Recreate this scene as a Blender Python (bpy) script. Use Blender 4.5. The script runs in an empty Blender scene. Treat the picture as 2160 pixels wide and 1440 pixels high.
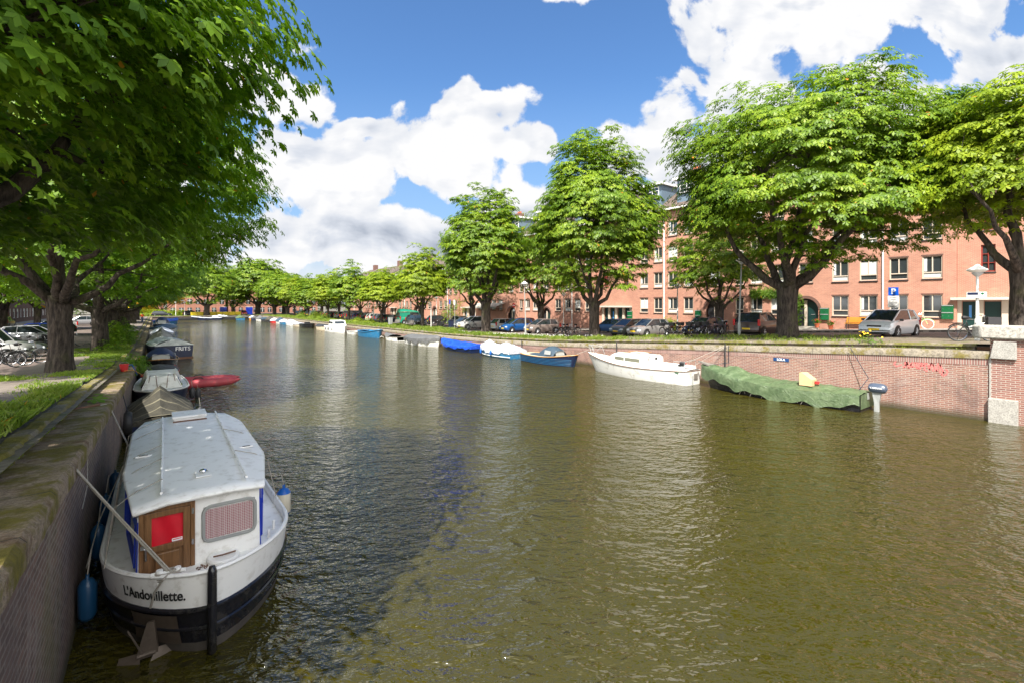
import bpy, math, random
import numpy as np
from mathutils import Vector, Matrix
R = math.radians
SC = bpy.context.scene
COL = SC.collection
rnd = random.Random(7)

# ---------------------------------------------------------------- camera, sky, sun, exposure
# axes: +X across the canal (towards the sunny quay), +Y along the canal, Z up from the water
cam = bpy.data.cameras.new("camera"); cam_o = bpy.data.objects.new("camera", cam); COL.objects.link(cam_o)
cam_o.location = (0, 0, 4.3); cam_o.rotation_euler = (R(90), 0, R(-36.87))
cam.sensor_width = 36; cam.lens = 16.67; cam.shift_y = -0.0361; cam.clip_end = 3000; cam.clip_start = .05
SC.camera = cam_o
SUN_EL = 52.0
hd = Vector((.80, .60, 0)).normalized()
ldir = Vector((hd.x*math.cos(R(SUN_EL)), hd.y*math.cos(R(SUN_EL)), -math.sin(R(SUN_EL))))
sun = bpy.data.lights.new("sun", 'SUN'); sun.energy = 5.0; sun.angle = R(.55); sun.color = (1, .955, .88)
sun_o = bpy.data.objects.new("sun", sun); COL.objects.link(sun_o)
sun_o.rotation_euler = ldir.to_track_quat('-Z', 'Y').to_euler(); sun_o.location = (0, 0, 60)
SC.view_settings.view_transform = 'Standard'; SC.view_settings.look = 'None'
SC.view_settings.gamma = 1; SC.view_settings.exposure = 1.0

def sk(x):
    return x.outputs[0] if isinstance(x, bpy.types.Node) else x
class NT:
    def __init__(s, nt): s.nt = nt; s.n = nt.nodes; s.l = nt.links
    def add(s, t, ins=None, **kw):
        n = s.n.new(t)
        for k, v in kw.items(): setattr(n, k, v)
        if ins:
            for k, v in ins.items():
                if isinstance(v, (bpy.types.Node, bpy.types.NodeSocket)): s.l.new(sk(v), n.inputs[k])
                else: n.inputs[k].default_value = v
        return n
    def m(s, op, a, b=None, c=None, clamp=False):
        d = {0: a}
        if b is not None: d[1] = b
        if c is not None: d[2] = c
        return s.add('ShaderNodeMath', d, operation=op, use_clamp=clamp).outputs[0]
    def v(s, op, a, b=None, out=0):
        d = {0: a}
        if b is not None: d[1] = b
        return s.add('ShaderNodeVectorMath', d, operation=op).outputs[out]
    def mix(s, f, a, b, bt='MIX'):
        n = s.add('ShaderNodeMix', data_type='RGBA', blend_type=bt)
        for k, v in ((0, f), (6, a), (7, b)):
            if isinstance(v, (bpy.types.Node, bpy.types.NodeSocket)): s.l.new(sk(v), n.inputs[k])
            else: n.inputs[k].default_value = v if k == 0 or len(v) == 4 else (*v, 1)
        return n.outputs[2]
    def ramp(s, f, pts, interp='LINEAR'):
        n = s.add('ShaderNodeValToRGB', {0: f}); r = n.color_ramp; r.interpolation = interp
        while len(r.elements) < len(pts): r.elements.new(.5)
        for e, (p, c) in zip(r.elements, pts):
            e.position = p; e.color = (*c, 1) if hasattr(c, '__len__') else (c, c, c, 1)
        return n.outputs[0]
    def noise(s, vec, scale, detail=2, rough=.5, dist=0, out=0, lac=2.0):
        return s.add('ShaderNodeTexNoise', {'Vector': vec, 'Scale': scale, 'Detail': detail, 'Roughness': rough, 'Distortion': dist, 'Lacunarity': lac}).outputs[out]
    def mp(s, vec, loc=(0, 0, 0), rot=(0, 0, 0), scl=(1, 1, 1)):
        return s.add('ShaderNodeMapping', {'Vector': vec, 'Location': loc, 'Rotation': rot, 'Scale': scl}).outputs[0]
    def sm(s, x, lo, hi):
        n = s.add('ShaderNodeMapRange', {0: x, 1: lo, 2: hi, 3: 0., 4: 1.}, interpolation_type='SMOOTHSTEP'); return n.outputs[0]

world = bpy.data.worlds.new("World"); SC.world = world; world.use_nodes = True
w = NT(world.node_tree); w.n.clear()
sky = w.add('ShaderNodeTexSky', sky_type='NISHITA', sun_disc=False)
sky.sun_elevation = R(SUN_EL); sky.sun_rotation = math.atan2(-ldir.x, -ldir.y); sky.air_density = 1.25; sky.dust_density = .35; sky.ozone_density = 3.5
tc = w.add('ShaderNodeTexCoord').outputs['Generated']
fwd, rgt = (.6, .8, 0), (.8, -.6, 0)
df = w.v('DOT_PRODUCT', tc, fwd, out=1); dr = w.v('DOT_PRODUCT', tc, rgt, out=1)
dz = w.add('ShaderNodeSeparateXYZ', {0: tc}).outputs[2]
dfa = w.m('MAXIMUM', w.m('ABSOLUTE', df), .22)
u = w.m('DIVIDE', dr, dfa); vv = w.m('DIVIDE', dz, dfa)
p0 = w.add('ShaderNodeCombineXYZ', {0: u, 1: vv, 2: w.m('GREATER_THAN', df, 0)}).outputs[0]
# domain warp gives the cauliflower edges of cumulus
wp = w.v('SUBTRACT', w.noise(p0, 3.2, 2, .5, out=1), (.5, .5, .5))
wps = w.add('ShaderNodeVectorMath', {0: wp, 'Scale': .11}, operation='SCALE').outputs[0]
p1 = w.v('ADD', p0, wps)
# big cloud bodies by direction: (azimuth-ish, height-ish, half widths)
BL = [(-.17, .30, .22, .15), (-.05, .40, .13, .085), (.03, .33, .10, .06), (-.36, .24, .32, .16), (-.52, .46, .12, .16), (-.48, .30, .20, .15), (-.415, .43, .06, .07),
      (-.30, .375, .09, .035), (.12, .66, .14, .045), (-.32, .13, .55, .13), (.02, .20, .16, .14), (-.78, .42, .2, .3),
      (.60, .60, .32, .20), (.52, .45, .20, .20), (.30, .34, .16, .14), (.86, .66, .38, .15), (1.08, .50, .17, .14), (.45, .28, .30, .16), (.75, .40, .22, .14), (1.3, .62, .25, .2), (.95, .25, .5, .12), (-1.3, .5, .3, .22), (.6, .88, .6, .10)]
def field(p):
    acc = None
    for cx, cy, rx, ry in BL:
        d = w.v('LENGTH', w.v('MULTIPLY', w.v('SUBTRACT', p, (cx, cy, 0)), (1/rx, 1/ry, 0)), out=1)
        e = w.m('SUBTRACT', 1.0, d)
        acc = e if acc is None else w.m('SMOOTH_MAX', acc, e, .12)
    return acc
bigf = field(p1)
vo = lambda p: w.m('SUBTRACT', 1.0, w.add('ShaderNodeTexVoronoi', {'Vector': p, 'Scale': 10, 'Detail': 1.5, 'Roughness': .5}, feature='F1').outputs[0])
puff = vo(p1); puff_up = vo(w.v('ADD', p1, (-.012, .025, 0)))
det = w.noise(p1, 7, 7, .58)
dens = w.m('ADD', w.m('ADD', w.m('MAXIMUM', bigf, -1.0), .10), w.m('ADD', w.m('MULTIPLY', w.m('SUBTRACT', det, .5), 2.0), w.m('MULTIPLY', w.m('SUBTRACT', puff, .60), .55)))
alpha = w.sm(dens, .08, .26)
thick = w.sm(dens, .25, 1.3)
grad = w.m('SUBTRACT', puff, puff_up)
big2 = w.noise(w.mp(p1, scl=(1, 2.4, 1)), 3.6, 5, .58)
lit = w.m('ADD', w.m('MULTIPLY', grad, .75), w.m('MULTIPLY', w.m('SUBTRACT', .50, big2), 2.7))
lit = w.m('ADD', lit, w.m('MULTIPLY', w.m('SUBTRACT', det, .5), .5))
lowc = w.m('SUBTRACT', 1.0, w.sm(vv, .03, .34))
lit = w.m('SUBTRACT', lit, w.m('MULTIPLY', w.m('MULTIPLY', lowc, thick), .62))
shade = w.m('ADD', .84, w.m('MULTIPLY', lit, w.m('ADD', .35, w.m('MULTIPLY', thick, .65))), clamp=True)
ccol = w.ramp(shade, [(0, (.30, .34, .42)), (.35, (.46, .51, .60)), (.68, (.74, .78, .85)), (.93, (1.0, 1.0, 1.0))])
skyc = w.mix(1.0, sky, (.055, .074, .094), 'MULTIPLY')
skyc = w.mix(w.m('MULTIPLY', w.m('SUBTRACT', 1.0, w.sm(vv, .05, .5)), .7), skyc, (.20, .29, .42, 1))
hor = w.m('SUBTRACT', 1.0, w.sm(vv, .02, .16))
alpha = w.m('MAXIMUM', alpha, w.m('MULTIPLY', hor, .9))
# unseen broken cloud added behind the camera, overbright as fill for the shade
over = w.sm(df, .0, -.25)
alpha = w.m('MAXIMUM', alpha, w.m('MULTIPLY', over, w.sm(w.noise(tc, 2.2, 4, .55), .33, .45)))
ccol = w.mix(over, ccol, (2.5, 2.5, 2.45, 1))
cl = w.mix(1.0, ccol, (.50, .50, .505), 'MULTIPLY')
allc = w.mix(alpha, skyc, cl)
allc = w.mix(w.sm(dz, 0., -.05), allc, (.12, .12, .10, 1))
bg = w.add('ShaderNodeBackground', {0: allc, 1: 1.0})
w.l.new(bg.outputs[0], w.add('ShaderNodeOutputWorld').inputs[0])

# ---------------------------------------------------------------- mesh + object helpers
class MB:
    def __init__(s): s.v = []; s.f = []; s.mi = []; s.cur = 0
    def face(s, idx): s.f.append(idx); s.mi.append(s.cur)
    def quad(s, a, b, c, d):
        i = len(s.v); s.v += [tuple(a), tuple(b), tuple(c), tuple(d)]; s.face((i, i+1, i+2, i+3)); return s
    def box(s, c, d, rz=0, taper=1.0, M=None):
        i = len(s.v); cs, sn = math.cos(rz), math.sin(rz)
        for z in (-.5, .5):
            t = 1 if z < 0 else taper
            for x, y in ((-.5, -.5), (.5, -.5), (.5, .5), (-.5, .5)):
                X, Y = x*d[0]*t, y*d[1]*t
                p = Vector((c[0]+X*cs-Y*sn, c[1]+X*sn+Y*cs, c[2]+z*d[2]))
                s.v.append(tuple(M @ p if M else p))
        for f in ((3, 2, 1, 0), (4, 5, 6, 7), (0, 1, 5, 4), (1, 2, 6, 5), (2, 3, 7, 6), (3, 0, 4, 7)): s.face(tuple(i+k for k in f))
        return s
    def tube(s, pts, r, n=6, caps=True):
        pts = [Vector(p) for p in pts]; rs = r if isinstance(r, (list, tuple)) else [r]*len(pts)
        i0 = len(s.v); prev = None
        for k, p in enumerate(pts):
            t = (pts[min(k+1, len(pts)-1)] - pts[max(k-1, 0)])
            t = t.normalized() if t.length > 1e-9 else Vector((0, 0, 1))
            if prev is None:
                a = Vector((0, 0, 1)) if abs(t.z) < .9 else Vector((1, 0, 0))
                x = t.cross(a).normalized()
            else:
                x = (prev - t*prev.dot(t)); x = x.normalized() if x.length > 1e-6 else t.orthogonal().normalized()
            prev = x; y = t.cross(x)
            for j in range(n):
                a = 2*math.pi*j/n; s.v.append(tuple(p + (x*math.cos(a)+y*math.sin(a))*rs[k]))
        for k in range(len(pts)-1):
            for j in range(n):
                a = i0+k*n+j; b = i0+k*n+(j+1) % n; s.face((a, b, b+n, a+n))
        if caps:
            s.face(tuple(i0+j for j in reversed(range(n)))); s.face(tuple(i0+(len(pts)-1)*n+j for j in range(n)))
        return s
    def lathe(s, prof, c=(0, 0, 0), n=16, axis='Z', M=None):
        i0 = len(s.v)
        for r, h in prof:
            for j in range(n):
                a = 2*math.pi*j/n; x, y = r*math.cos(a), r*math.sin(a)
                p = {'Z': (x, y, h), 'Y': (x, h, y), 'X': (h, x, y)}[axis]
                p = Vector((p[0]+c[0], p[1]+c[1], p[2]+c[2])); s.v.append(tuple(M @ p if M else p))
        for k in range(len(prof)-1):
            for j in range(n):
                a = i0+k*n+j; b = i0+k*n+(j+1) % n; s.face((a, b, b+n, a+n))
        return s
    def grid(s, fn, nu, nv, closed=False):
        i0 = len(s.v)
        for i in range(nu+1):
            for j in range(nv+1): s.v.append(tuple(fn(i/nu, j/nv)))
        for i in range(nu):
            for j in range(nv):
                a = i0+i*(nv+1)+j; s.face((a, a+1, a+nv+2, a+nv+1))
        return s
    def poly(s, pts):
        i = len(s.v); s.v += [tuple(p) for p in pts]; s.face(tuple(range(i, i+len(pts)))); return s
    def prism(s, pts, d):
        d = Vector(d); n = len(pts); i = len(s.v)
        s.v += [tuple(p) for p in pts] + [tuple(Vector(p)+d) for p in pts]
        s.face(tuple(range(i+n-1, i-1, -1))); s.face(tuple(range(i+n, i+2*n)))
        for k in range(n): s.face((i+k, i+(k+1) % n, i+n+(k+1) % n, i+n+k))
        return s
    def build(s, name, mat, parent=None, smooth=False, bevel=0, sharp=35, recalc=True):
        me = bpy.data.meshes.new(name); me.from_pydata(s.v, [], s.f)
        mats = mat if isinstance(mat, (list, tuple)) else [mat]
        for m_ in mats: me.materials.append(m_)
        if len(mats) > 1: me.polygons.foreach_set('material_index', s.mi)
        if recalc:
            import bmesh
            b = bmesh.new(); b.from_mesh(me); bmesh.ops.recalc_face_normals(b, faces=b.faces); b.to_mesh(me); b.free()
        if smooth:
            me.polygons.foreach_set('use_smooth', [True]*len(me.polygons))
            if sharp: me.set_sharp_from_angle(angle=R(sharp))
        o = bpy.data.objects.new(name, me); COL.objects.link(o)
        if bevel:
            md = o.modifiers.new('bevel', 'BEVEL'); md.width = bevel; md.segments = 2; md.limit_method = 'ANGLE'
        if parent: o.parent = parent
        return o
def np_mesh(name, V, F, mat, parent=None, smooth=False):
    me = bpy.data.meshes.new(name); V = np.asarray(V, dtype=np.float32); F = np.asarray(F, dtype=np.int32)
    k = F.shape[1]
    me.vertices.add(len(V)); me.vertices.foreach_set('co', V.ravel())
    me.loops.add(F.size); me.loops.foreach_set('vertex_index', F.ravel())
    me.polygons.add(len(F)); me.polygons.foreach_set('loop_start', np.arange(0, F.size, k, dtype=np.int32))
    me.update(calc_edges=True); me.materials.append(mat)
    if smooth: me.polygons.foreach_set('use_smooth', [True]*len(F))
    o = bpy.data.objects.new(name, me); COL.objects.link(o)
    if parent: o.parent = parent
    return o
def tag(o, label=None, cat=None, group=None, kind=None):
    for k, v in (('label', label), ('category', cat), ('group', group), ('kind', kind)):
        if v: o[k] = v
    return o
def thing(name, label, cat, loc=(0, 0, 0), rz=0, group=None):
    o = bpy.data.objects.new(name, None); COL.objects.link(o); o.location = loc; o.rotation_euler = (0, 0, rz)
    return tag(o, label, cat, group)
KIDS = {}
def dup(o, loc=None, rz=None, label=None, group=None, parent=None, scl=None):
    c = o.copy(); COL.objects.link(c)
    if parent: c.parent = parent
    if loc is not None: c.location = loc
    if rz is not None: c.rotation_euler = (0, 0, rz)
    if scl is not None: c.scale = scl if hasattr(scl, '__len__') else (scl,)*3
    if label: c['label'] = label
    if group: c['group'] = group
    for ch in o.children: dup(ch, parent=c)
    return c
def text(s, size, mat, name, parent=None, depth=.004, shear=0, bold=0):
    cu = bpy.data.curves.new(name, 'FONT'); cu.body = s; cu.size = size; cu.extrude = depth; cu.shear = shear; cu.offset = bold
    cu.align_x = 'CENTER'; cu.align_y = 'CENTER'; cu.materials.append(mat)
    tmp = bpy.data.objects.new(name+'_curve', cu); COL.objects.link(tmp)
    me = bpy.data.meshes.new_from_object(tmp); me.name = name; bpy.data.objects.remove(tmp); bpy.data.curves.remove(cu)
    if not me.materials: me.materials.append(mat)
    o = bpy.data.objects.new(name, me); COL.objects.link(o)
    if parent: o.parent = parent
    return o

# ---------------------------------------------------------------- materials
def mat(name, col=(.5, .5, .5), rough=.6, metal=0, spec=.5, var=0, vscale=3, bump=0, bscale=20, coat=0, dirt=None, dscale=2, damt=.5, emit=None):
    m_ = bpy.data.materials.new(name); m_.use_nodes = True; t = NT(m_.node_tree); b = t.n['Principled BSDF']
    b.inputs['Roughness'].default_value = rough; b.inputs['Metallic'].default_value = metal; b.inputs['Specular IOR Level'].default_value = spec
    b.inputs['Coat Weight'].default_value = coat
    c = (*col, 1)
    oc = t.add('ShaderNodeTexCoord').outputs['Object'] if (var or bump or dirt) else None
    if var:
        n = t.noise(oc, vscale, 4, .6)
        c = t.mix(n, tuple(x*(1-var) for x in col), tuple(min(1, x*(1+var)) for x in col))
    if dirt:
        n = t.sm(t.noise(oc, dscale, 6, .65), .5, .68)
        c = t.mix(t.m('MULTIPLY', n, damt), c, dirt)
    if isinstance(c, tuple): b.inputs['Base Color'].default_value = c
    else: t.l.new(c, b.inputs['Base Color'])
    if bump:
        h = t.noise(oc, bscale, 5, .6); bn = t.add('ShaderNodeBump', {'Height': h, 'Strength': bump, 'Distance': .03}); t.l.new(bn.outputs[0], b.inputs['Normal'])
    if emit: b.inputs['Emission Color'].default_value = (*emit, 1); b.inputs['Emission Strength'].default_value = 1
    return m_
M = {}
M['white'] = mat('white_paint', (.88, .87, .84), .45, var=.04, dirt=(.45, .41, .34), dscale=5.5, damt=.42)
M['oldwhite'] = mat('weathered_white', (.74, .73, .69), .5, var=.06, dirt=(.30, .27, .20), dscale=2.2, damt=.55)
M['hull_black'] = mat('black_hull_paint', (.012, .012, .016), .18, spec=.6, dirt=(.05, .045, .04), dscale=5, damt=.7)
M['black'] = mat('black_rubber', (.015, .015, .015), .6)
M['navy'] = mat('navy_paint', (.01, .018, .055), .3, var=.2)
M['bluepaint'] = mat('blue_paint', (.02, .16, .33), .4, var=.25, dirt=(.25, .3, .32), dscale=4, damt=.4)
M['blue'] = mat('bright_blue', (.01, .04, .42), .3)
M['redp'] = mat('red_paint', (.55, .03, .03), .45, var=.15)
M['redcloth'] = mat('red_cloth', (.60, .005, .02), .45, var=.25, vscale=4)
M['inflred'] = mat('faded_red_rubber', (.42, .055, .07), .6, var=.2, dirt=(.2, .1, .09), dscale=5, damt=.6)
M['chrome'] = mat('steel', (.6, .6, .62), .25, metal=1)
M['galv'] = mat('galvanised', (.33, .34, .33), .55, metal=.2, var=.2)
M['polegrey'] = mat('pole_grey', (.30, .31, .29), .6, var=.15)
M['polewhite'] = mat('pole_white', (.62, .62, .58), .5)
M['dark'] = mat('dark_plastic', (.03, .03, .033), .5)
M['darkred'] = mat('dark_red_frame', (.25, .03, .02), .5)
M['cream'] = mat('cream_frame', (.60, .50, .40), .55, var=.05)
M['stonew'] = mat('pale_stone', (.55, .50, .43), .8, var=.12, vscale=5, bump=.2)
M['green'] = mat('green_enamel', (.005, .11, .035), .35)
M['greend'] = mat('dark_green_door', (.006, .035, .032), .4)
M['bluegl'] = mat('blue_glazing', (.10, .32, .75), .15)
M['yellow'] = mat('yellow_paint', (.70, .50, .01), .5)
M['plate'] = mat('number_plate', (.75, .50, .02), .5)
M['orangew'] = mat('varnished_orange_wood', (.62, .27, .03), .5, var=.2, vscale=8)
M['terracotta'] = mat('terracotta', (.5, .12, .05), .7)
M['ply'] = mat('plywood', (.62, .42, .22), .7, var=.15, vscale=6)
M['greywood'] = mat('weathered_wood', (.20, .18, .155), .8, var=.25, vscale=8)
M['slateroof'] = mat('dark_roof_felt', (.06, .06, .065), .8)
M['rope'] = mat('rope', (.36, .33, .28), .85, var=.3, vscale=40, bump=.5, bscale=90)
M['ropeb'] = mat('dark_rope', (.02, .025, .04), .8)
M['rust'] = mat('rusty_steel', (.17, .085, .05), .8, var=.5, vscale=9, bump=.4)
M['galvr'] = mat('dull_anchor_steel', (.11, .085, .065), .55, metal=.4, var=.5, vscale=7, bump=.2)
M['headlight'] = mat('headlight_glass', (.55, .58, .6), .12, spec=.8)
M['tail'] = mat('tail_light', (.5, .01, .01), .2)
M['rim'] = mat('wheel_rim', (.45, .45, .46), .35, metal=.7)
M['skin'] = mat('skin', (.5, .28, .2), .6)
M['orangec'] = mat('orange_jacket', (.75, .11, .02), .8)
M['jeans'] = mat('jeans', (.08, .12, .2), .8)
M['curtain'] = mat('white_curtain', (.6, .62, .6), .8, var=.2, vscale=9)
M['bluefender'] = mat('blue_fender', (.01, .06, .14), .3)
M['fenderblue2'] = mat('fender_blue_cap', (.01, .10, .40), .35)
M['fenderw'] = mat('fender_cream', (.6, .55, .44), .5, var=.1)
M['foamw'] = mat('white_marking', (.8, .8, .8), .6)
M['graf'] = mat('red_spray', (.62, .15, .14), .8, dirt=(.42, .24, .2), dscale=14, damt=.9)
M['blacktext'] = mat('black_letter', (.01, .01, .01), .5)
M['poppy'] = mat('petals', (.75, .45, .02), .7)
M['petalw'] = mat('white_petals', (.75, .75, .7), .7)
M['petalr'] = mat('red_petals', (.7, .03, .03), .7)

def glass(name, col, rough=.05):
    m_ = mat(name, col, rough, spec=.9); return m_
M['glass'] = glass('window_glass', (.035, .042, .045))
M['carglass'] = glass('car_glass', (.02, .028, .032))
M['bluereflect'] = glass('windscreen_glass', (.03, .05, .09))

def brick_mat(name, c1, c2, mortar, coord, bw=.22, rh=.07, ms=.012, stains=None, vsc=1.0, soldier=None, streak=0):
    m_ = bpy.data.materials.new(name); m_.use_nodes = True; t = NT(m_.node_tree); b = t.n['Principled BSDF']
    oc = t.add('ShaderNodeNewGeometry').outputs['Position']; xyz = t.add('ShaderNodeSeparateXYZ', {0: oc})
    a = {'YZ': (1, 2), 'XZ': (0, 2), 'XY': (0, 1)}[coord]
    vec = t.add('ShaderNodeCombineXYZ', {0: xyz.outputs[a[0]], 1: xyz.outputs[a[1]]}).outputs[0]
    br = t.add('ShaderNodeTexBrick', {'Vector': vec, 'Color1': (*c1, 1), 'Color2': (*c2, 1), 'Mortar': (*mortar, 1), 'Scale': 1., 'Mortar Size': ms, 'Mortar Smooth': .3, 'Bias': 0., 'Brick Width': bw, 'Row Height': rh})
    br.offset = .5
    n = t.noise(oc, .9*vsc, 5, .6); c = t.mix(t.m('MULTIPLY', n, 1.0), br.outputs[0], t.mix(1.0, br.outputs[0], (.62, .58, .56), 'MULTIPLY'))
    if stains:
        for col, sc, lo, hi, amt, scl in stains:
            k = t.m('MULTIPLY', t.sm(t.noise(t.mp(oc, scl=scl), sc, 6, .6), lo, hi), amt); c = t.mix(k, c, (*col, 1))
    if streak:  # damp tide line above the water
        k = t.sm(xyz.outputs[2], .38, .02); c = t.mix(t.m('MULTIPLY', k, .85), c, (.035, .035, .012, 1))
    t.l.new(c, b.inputs['Base Color']); b.inputs['Roughness'].default_value = .85
    bn = t.add('ShaderNodeBump', {'Height': t.m('ADD', t.m('MULTIPLY', br.outputs[1], -1.), t.m('MULTIPLY', t.noise(oc, 14, 4), .6)), 'Strength': .5, 'Distance': .01}); t.l.new(bn.outputs[0], b.inputs['Normal'])
    return m_
M['brick'] = brick_mat('orange_brick', (.62, .27, .175), (.50, .20, .13), (.55, .41, .32), 'YZ', stains=[((.36, .17, .12), .35, .45, .75, .5, (1, 1, 1)), ((.64, .34, .22), 1.3, .5, .75, .4, (1, 1, 3)), ((.30, .15, .11), 5, .55, .8, .5, (1, 1, 2.5))])
M['brickb'] = brick_mat('brick_side', (.47, .175, .105), (.39, .13, .08), (.38, .25, .19), 'XZ')
M['brickdark'] = brick_mat('brown_brick', (.20, .085, .06), (.15, .06, .045), (.2, .15, .12), 'YZ')
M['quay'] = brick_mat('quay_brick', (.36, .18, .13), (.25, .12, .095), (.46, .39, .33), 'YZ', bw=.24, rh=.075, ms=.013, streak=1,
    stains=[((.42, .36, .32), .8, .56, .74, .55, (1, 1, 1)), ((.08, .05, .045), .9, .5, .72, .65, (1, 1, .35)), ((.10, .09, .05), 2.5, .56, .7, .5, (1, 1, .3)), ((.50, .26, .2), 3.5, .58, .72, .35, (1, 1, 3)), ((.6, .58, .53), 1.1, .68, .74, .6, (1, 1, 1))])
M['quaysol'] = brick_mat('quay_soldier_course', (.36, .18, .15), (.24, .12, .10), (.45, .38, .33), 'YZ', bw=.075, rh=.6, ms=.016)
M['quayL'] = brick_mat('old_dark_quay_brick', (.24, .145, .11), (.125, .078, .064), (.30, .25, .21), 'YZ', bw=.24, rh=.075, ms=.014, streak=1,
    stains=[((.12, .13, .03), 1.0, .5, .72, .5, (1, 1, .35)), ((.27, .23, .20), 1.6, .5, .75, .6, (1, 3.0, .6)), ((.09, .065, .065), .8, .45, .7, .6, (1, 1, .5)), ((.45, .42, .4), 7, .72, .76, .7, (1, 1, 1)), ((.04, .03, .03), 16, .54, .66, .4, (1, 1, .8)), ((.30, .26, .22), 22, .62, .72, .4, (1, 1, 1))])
M['quayX'] = brick_mat('pier_brick', (.36, .16, .12), (.24, .11, .09), (.5, .42, .36), 'YZ', bw=.24, rh=.075, ms=.013, stains=[((.5, .42, .38), .8, .55, .75, .4, (1, 1, 1))])
M['quayE'] = brick_mat('end_quay_brick', (.15, .10, .08), (.10, .07, .06), (.2, .17, .15), 'XZ')

def stone(name, base, moss=0, mosscol=(.10, .09, .01), scale=1.5, bump=.5, joints=0, brown=0):
    m_ = bpy.data.materials.new(name); m_.use_nodes = True; t = NT(m_.node_tree); b = t.n['Principled BSDF']
    oc = t.add('ShaderNodeNewGeometry').outputs['Position']
    n1 = t.noise(oc, scale, 6, .65); n2 = t.noise(oc, scale*7, 5, .65)
    c = t.mix(n1, tuple(x*.55 for x in base), tuple(min(1, x*1.4) for x in base)); c = t.mix(t.m('MULTIPLY', t.sm(n2, .43, .62), .72), c, tuple(x*.42 for x in base)); c = t.mix(t.m('MULTIPLY', t.sm(t.noise(oc, scale*21, 4, .7), .52, .62), .35), c, tuple(min(1, x*1.9) for x in base))
    if brown: c = t.mix(t.m('MULTIPLY', t.sm(t.noise(oc, 2.3, 6, .7), .5, .66), brown), c, (.10, .045, .018, 1))
    if moss:
        k = t.sm(t.noise(t.v('ADD', oc, (9, 3, 1)), 1.7, 8, .7), .62-moss*.3, .72-moss*.2); mc = t.mix(t.noise(oc, 11, 4), tuple(x*.35 for x in mosscol), tuple(x*1.7 for x in mosscol)); c = t.mix(k, c, mc)
    if joints:
        y = t.add('ShaderNodeSeparateXYZ', {0: oc}).outputs[1]; fr = t.m('FRACT', t.m('DIVIDE', y, joints)); k = t.m('LESS_THAN', fr, .018/joints*1.0); c = t.mix(t.m('MULTIPLY', k, .8), c, (.03, .028, .02, 1))
    t.l.new(c, b.inputs['Base Color']); b.inputs['Roughness'].default_value = .9
    bn = t.add('ShaderNodeBump', {'Height': t.m('ADD', n1, t.m('MULTIPLY', n2, .5)), 'Strength': bump, 'Distance': .05}); t.l.new(bn.outputs[0], b.inputs['Normal'])
    return m_
M['coping'] = stone('coping_stone', (.27, .23, .175), .45, (.15, .12, .03), joints=1.55, bump=.3)
M['copingL'] = stone('mossy_coping', (.29, .22, .155), .62, (.13, .105, .010), scale=3.4, joints=1.3, bump=1.0, brown=.8)
M['kerbmoss'] = stone('mossy_kerb', (.22, .19, .15), .85, (.16, .135, .012), scale=3, bump=1.0)
M['ledge'] = stone('rough_ledge', (.24, .20, .16), .75, (.13, .12, .025), scale=2, bump=.8)
M['parapet'] = stone('parapet_stone', (.45, .42, .37), .1, scale=1.5, bump=.25)
M['quoin'] = stone('pale_quoin', (.40, .38, .34), 0, scale=4, bump=.15)
M['dirt'] = stone('trodden_earth', (.20, .16, .12), .35, (.10, .12, .02), scale=1.0, bump=.3, brown=.3)
M['ground'] = stone('ground_sheet', (.16, .14, .11), .3, (.07, .09, .02), scale=.5)

def paving(name, c1, c2, mo, bw, rh, moss=.3, rot=0):
    m_ = bpy.data.materials.new(name); m_.use_nodes = True; t = NT(m_.node_tree); b = t.n['Principled BSDF']
    oc = t.add('ShaderNodeNewGeometry').outputs['Position']
    br = t.add('ShaderNodeTexBrick', {'Vector': t.mp(oc, rot=(0, 0, rot)), 'Color1': (*c1, 1), 'Color2': (*c2, 1), 'Mortar': (*mo, 1), 'Scale': 1., 'Mortar Size': .012, 'Mortar Smooth': .4, 'Bias': 0., 'Brick Width': bw, 'Row Height': rh})
    c = t.mix(t.noise(oc, .7, 6, .6), br.outputs[0], t.mix(1.0, br.outputs[0], (.55, .52, .5), 'MULTIPLY'))
    c = t.mix(t.m('MULTIPLY', t.sm(t.noise(oc, 1.1, 8, .7), .55, .7), moss), c, (.05, .055, .018, 1))
    t.l.new(c, b.inputs['Base Color']); b.inputs['Roughness'].default_value = .9
    bn = t.add('ShaderNodeBump', {'Height': t.m('SUBTRACT', t.noise(oc, 9, 5), br.outputs[1]), 'Strength': .4, 'Distance': .02}); t.l.new(bn.outputs[0], b.inputs['Normal'])
    return m_
M['path'] = paving('brick_path', (.30, .25, .21), (.24, .20, .17), (.12, .10, .08), .2, .1, .30, .4)
M['road'] = paving('clinker_road', (.27, .20, .17), (.21, .16, .14), (.10, .09, .08), .2, .1, .1, .78)
M['pavement'] = paving('slab_pavement', (.42, .39, .35), (.36, .34, .31), (.2, .18, .16), .3, .3, .12)

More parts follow.
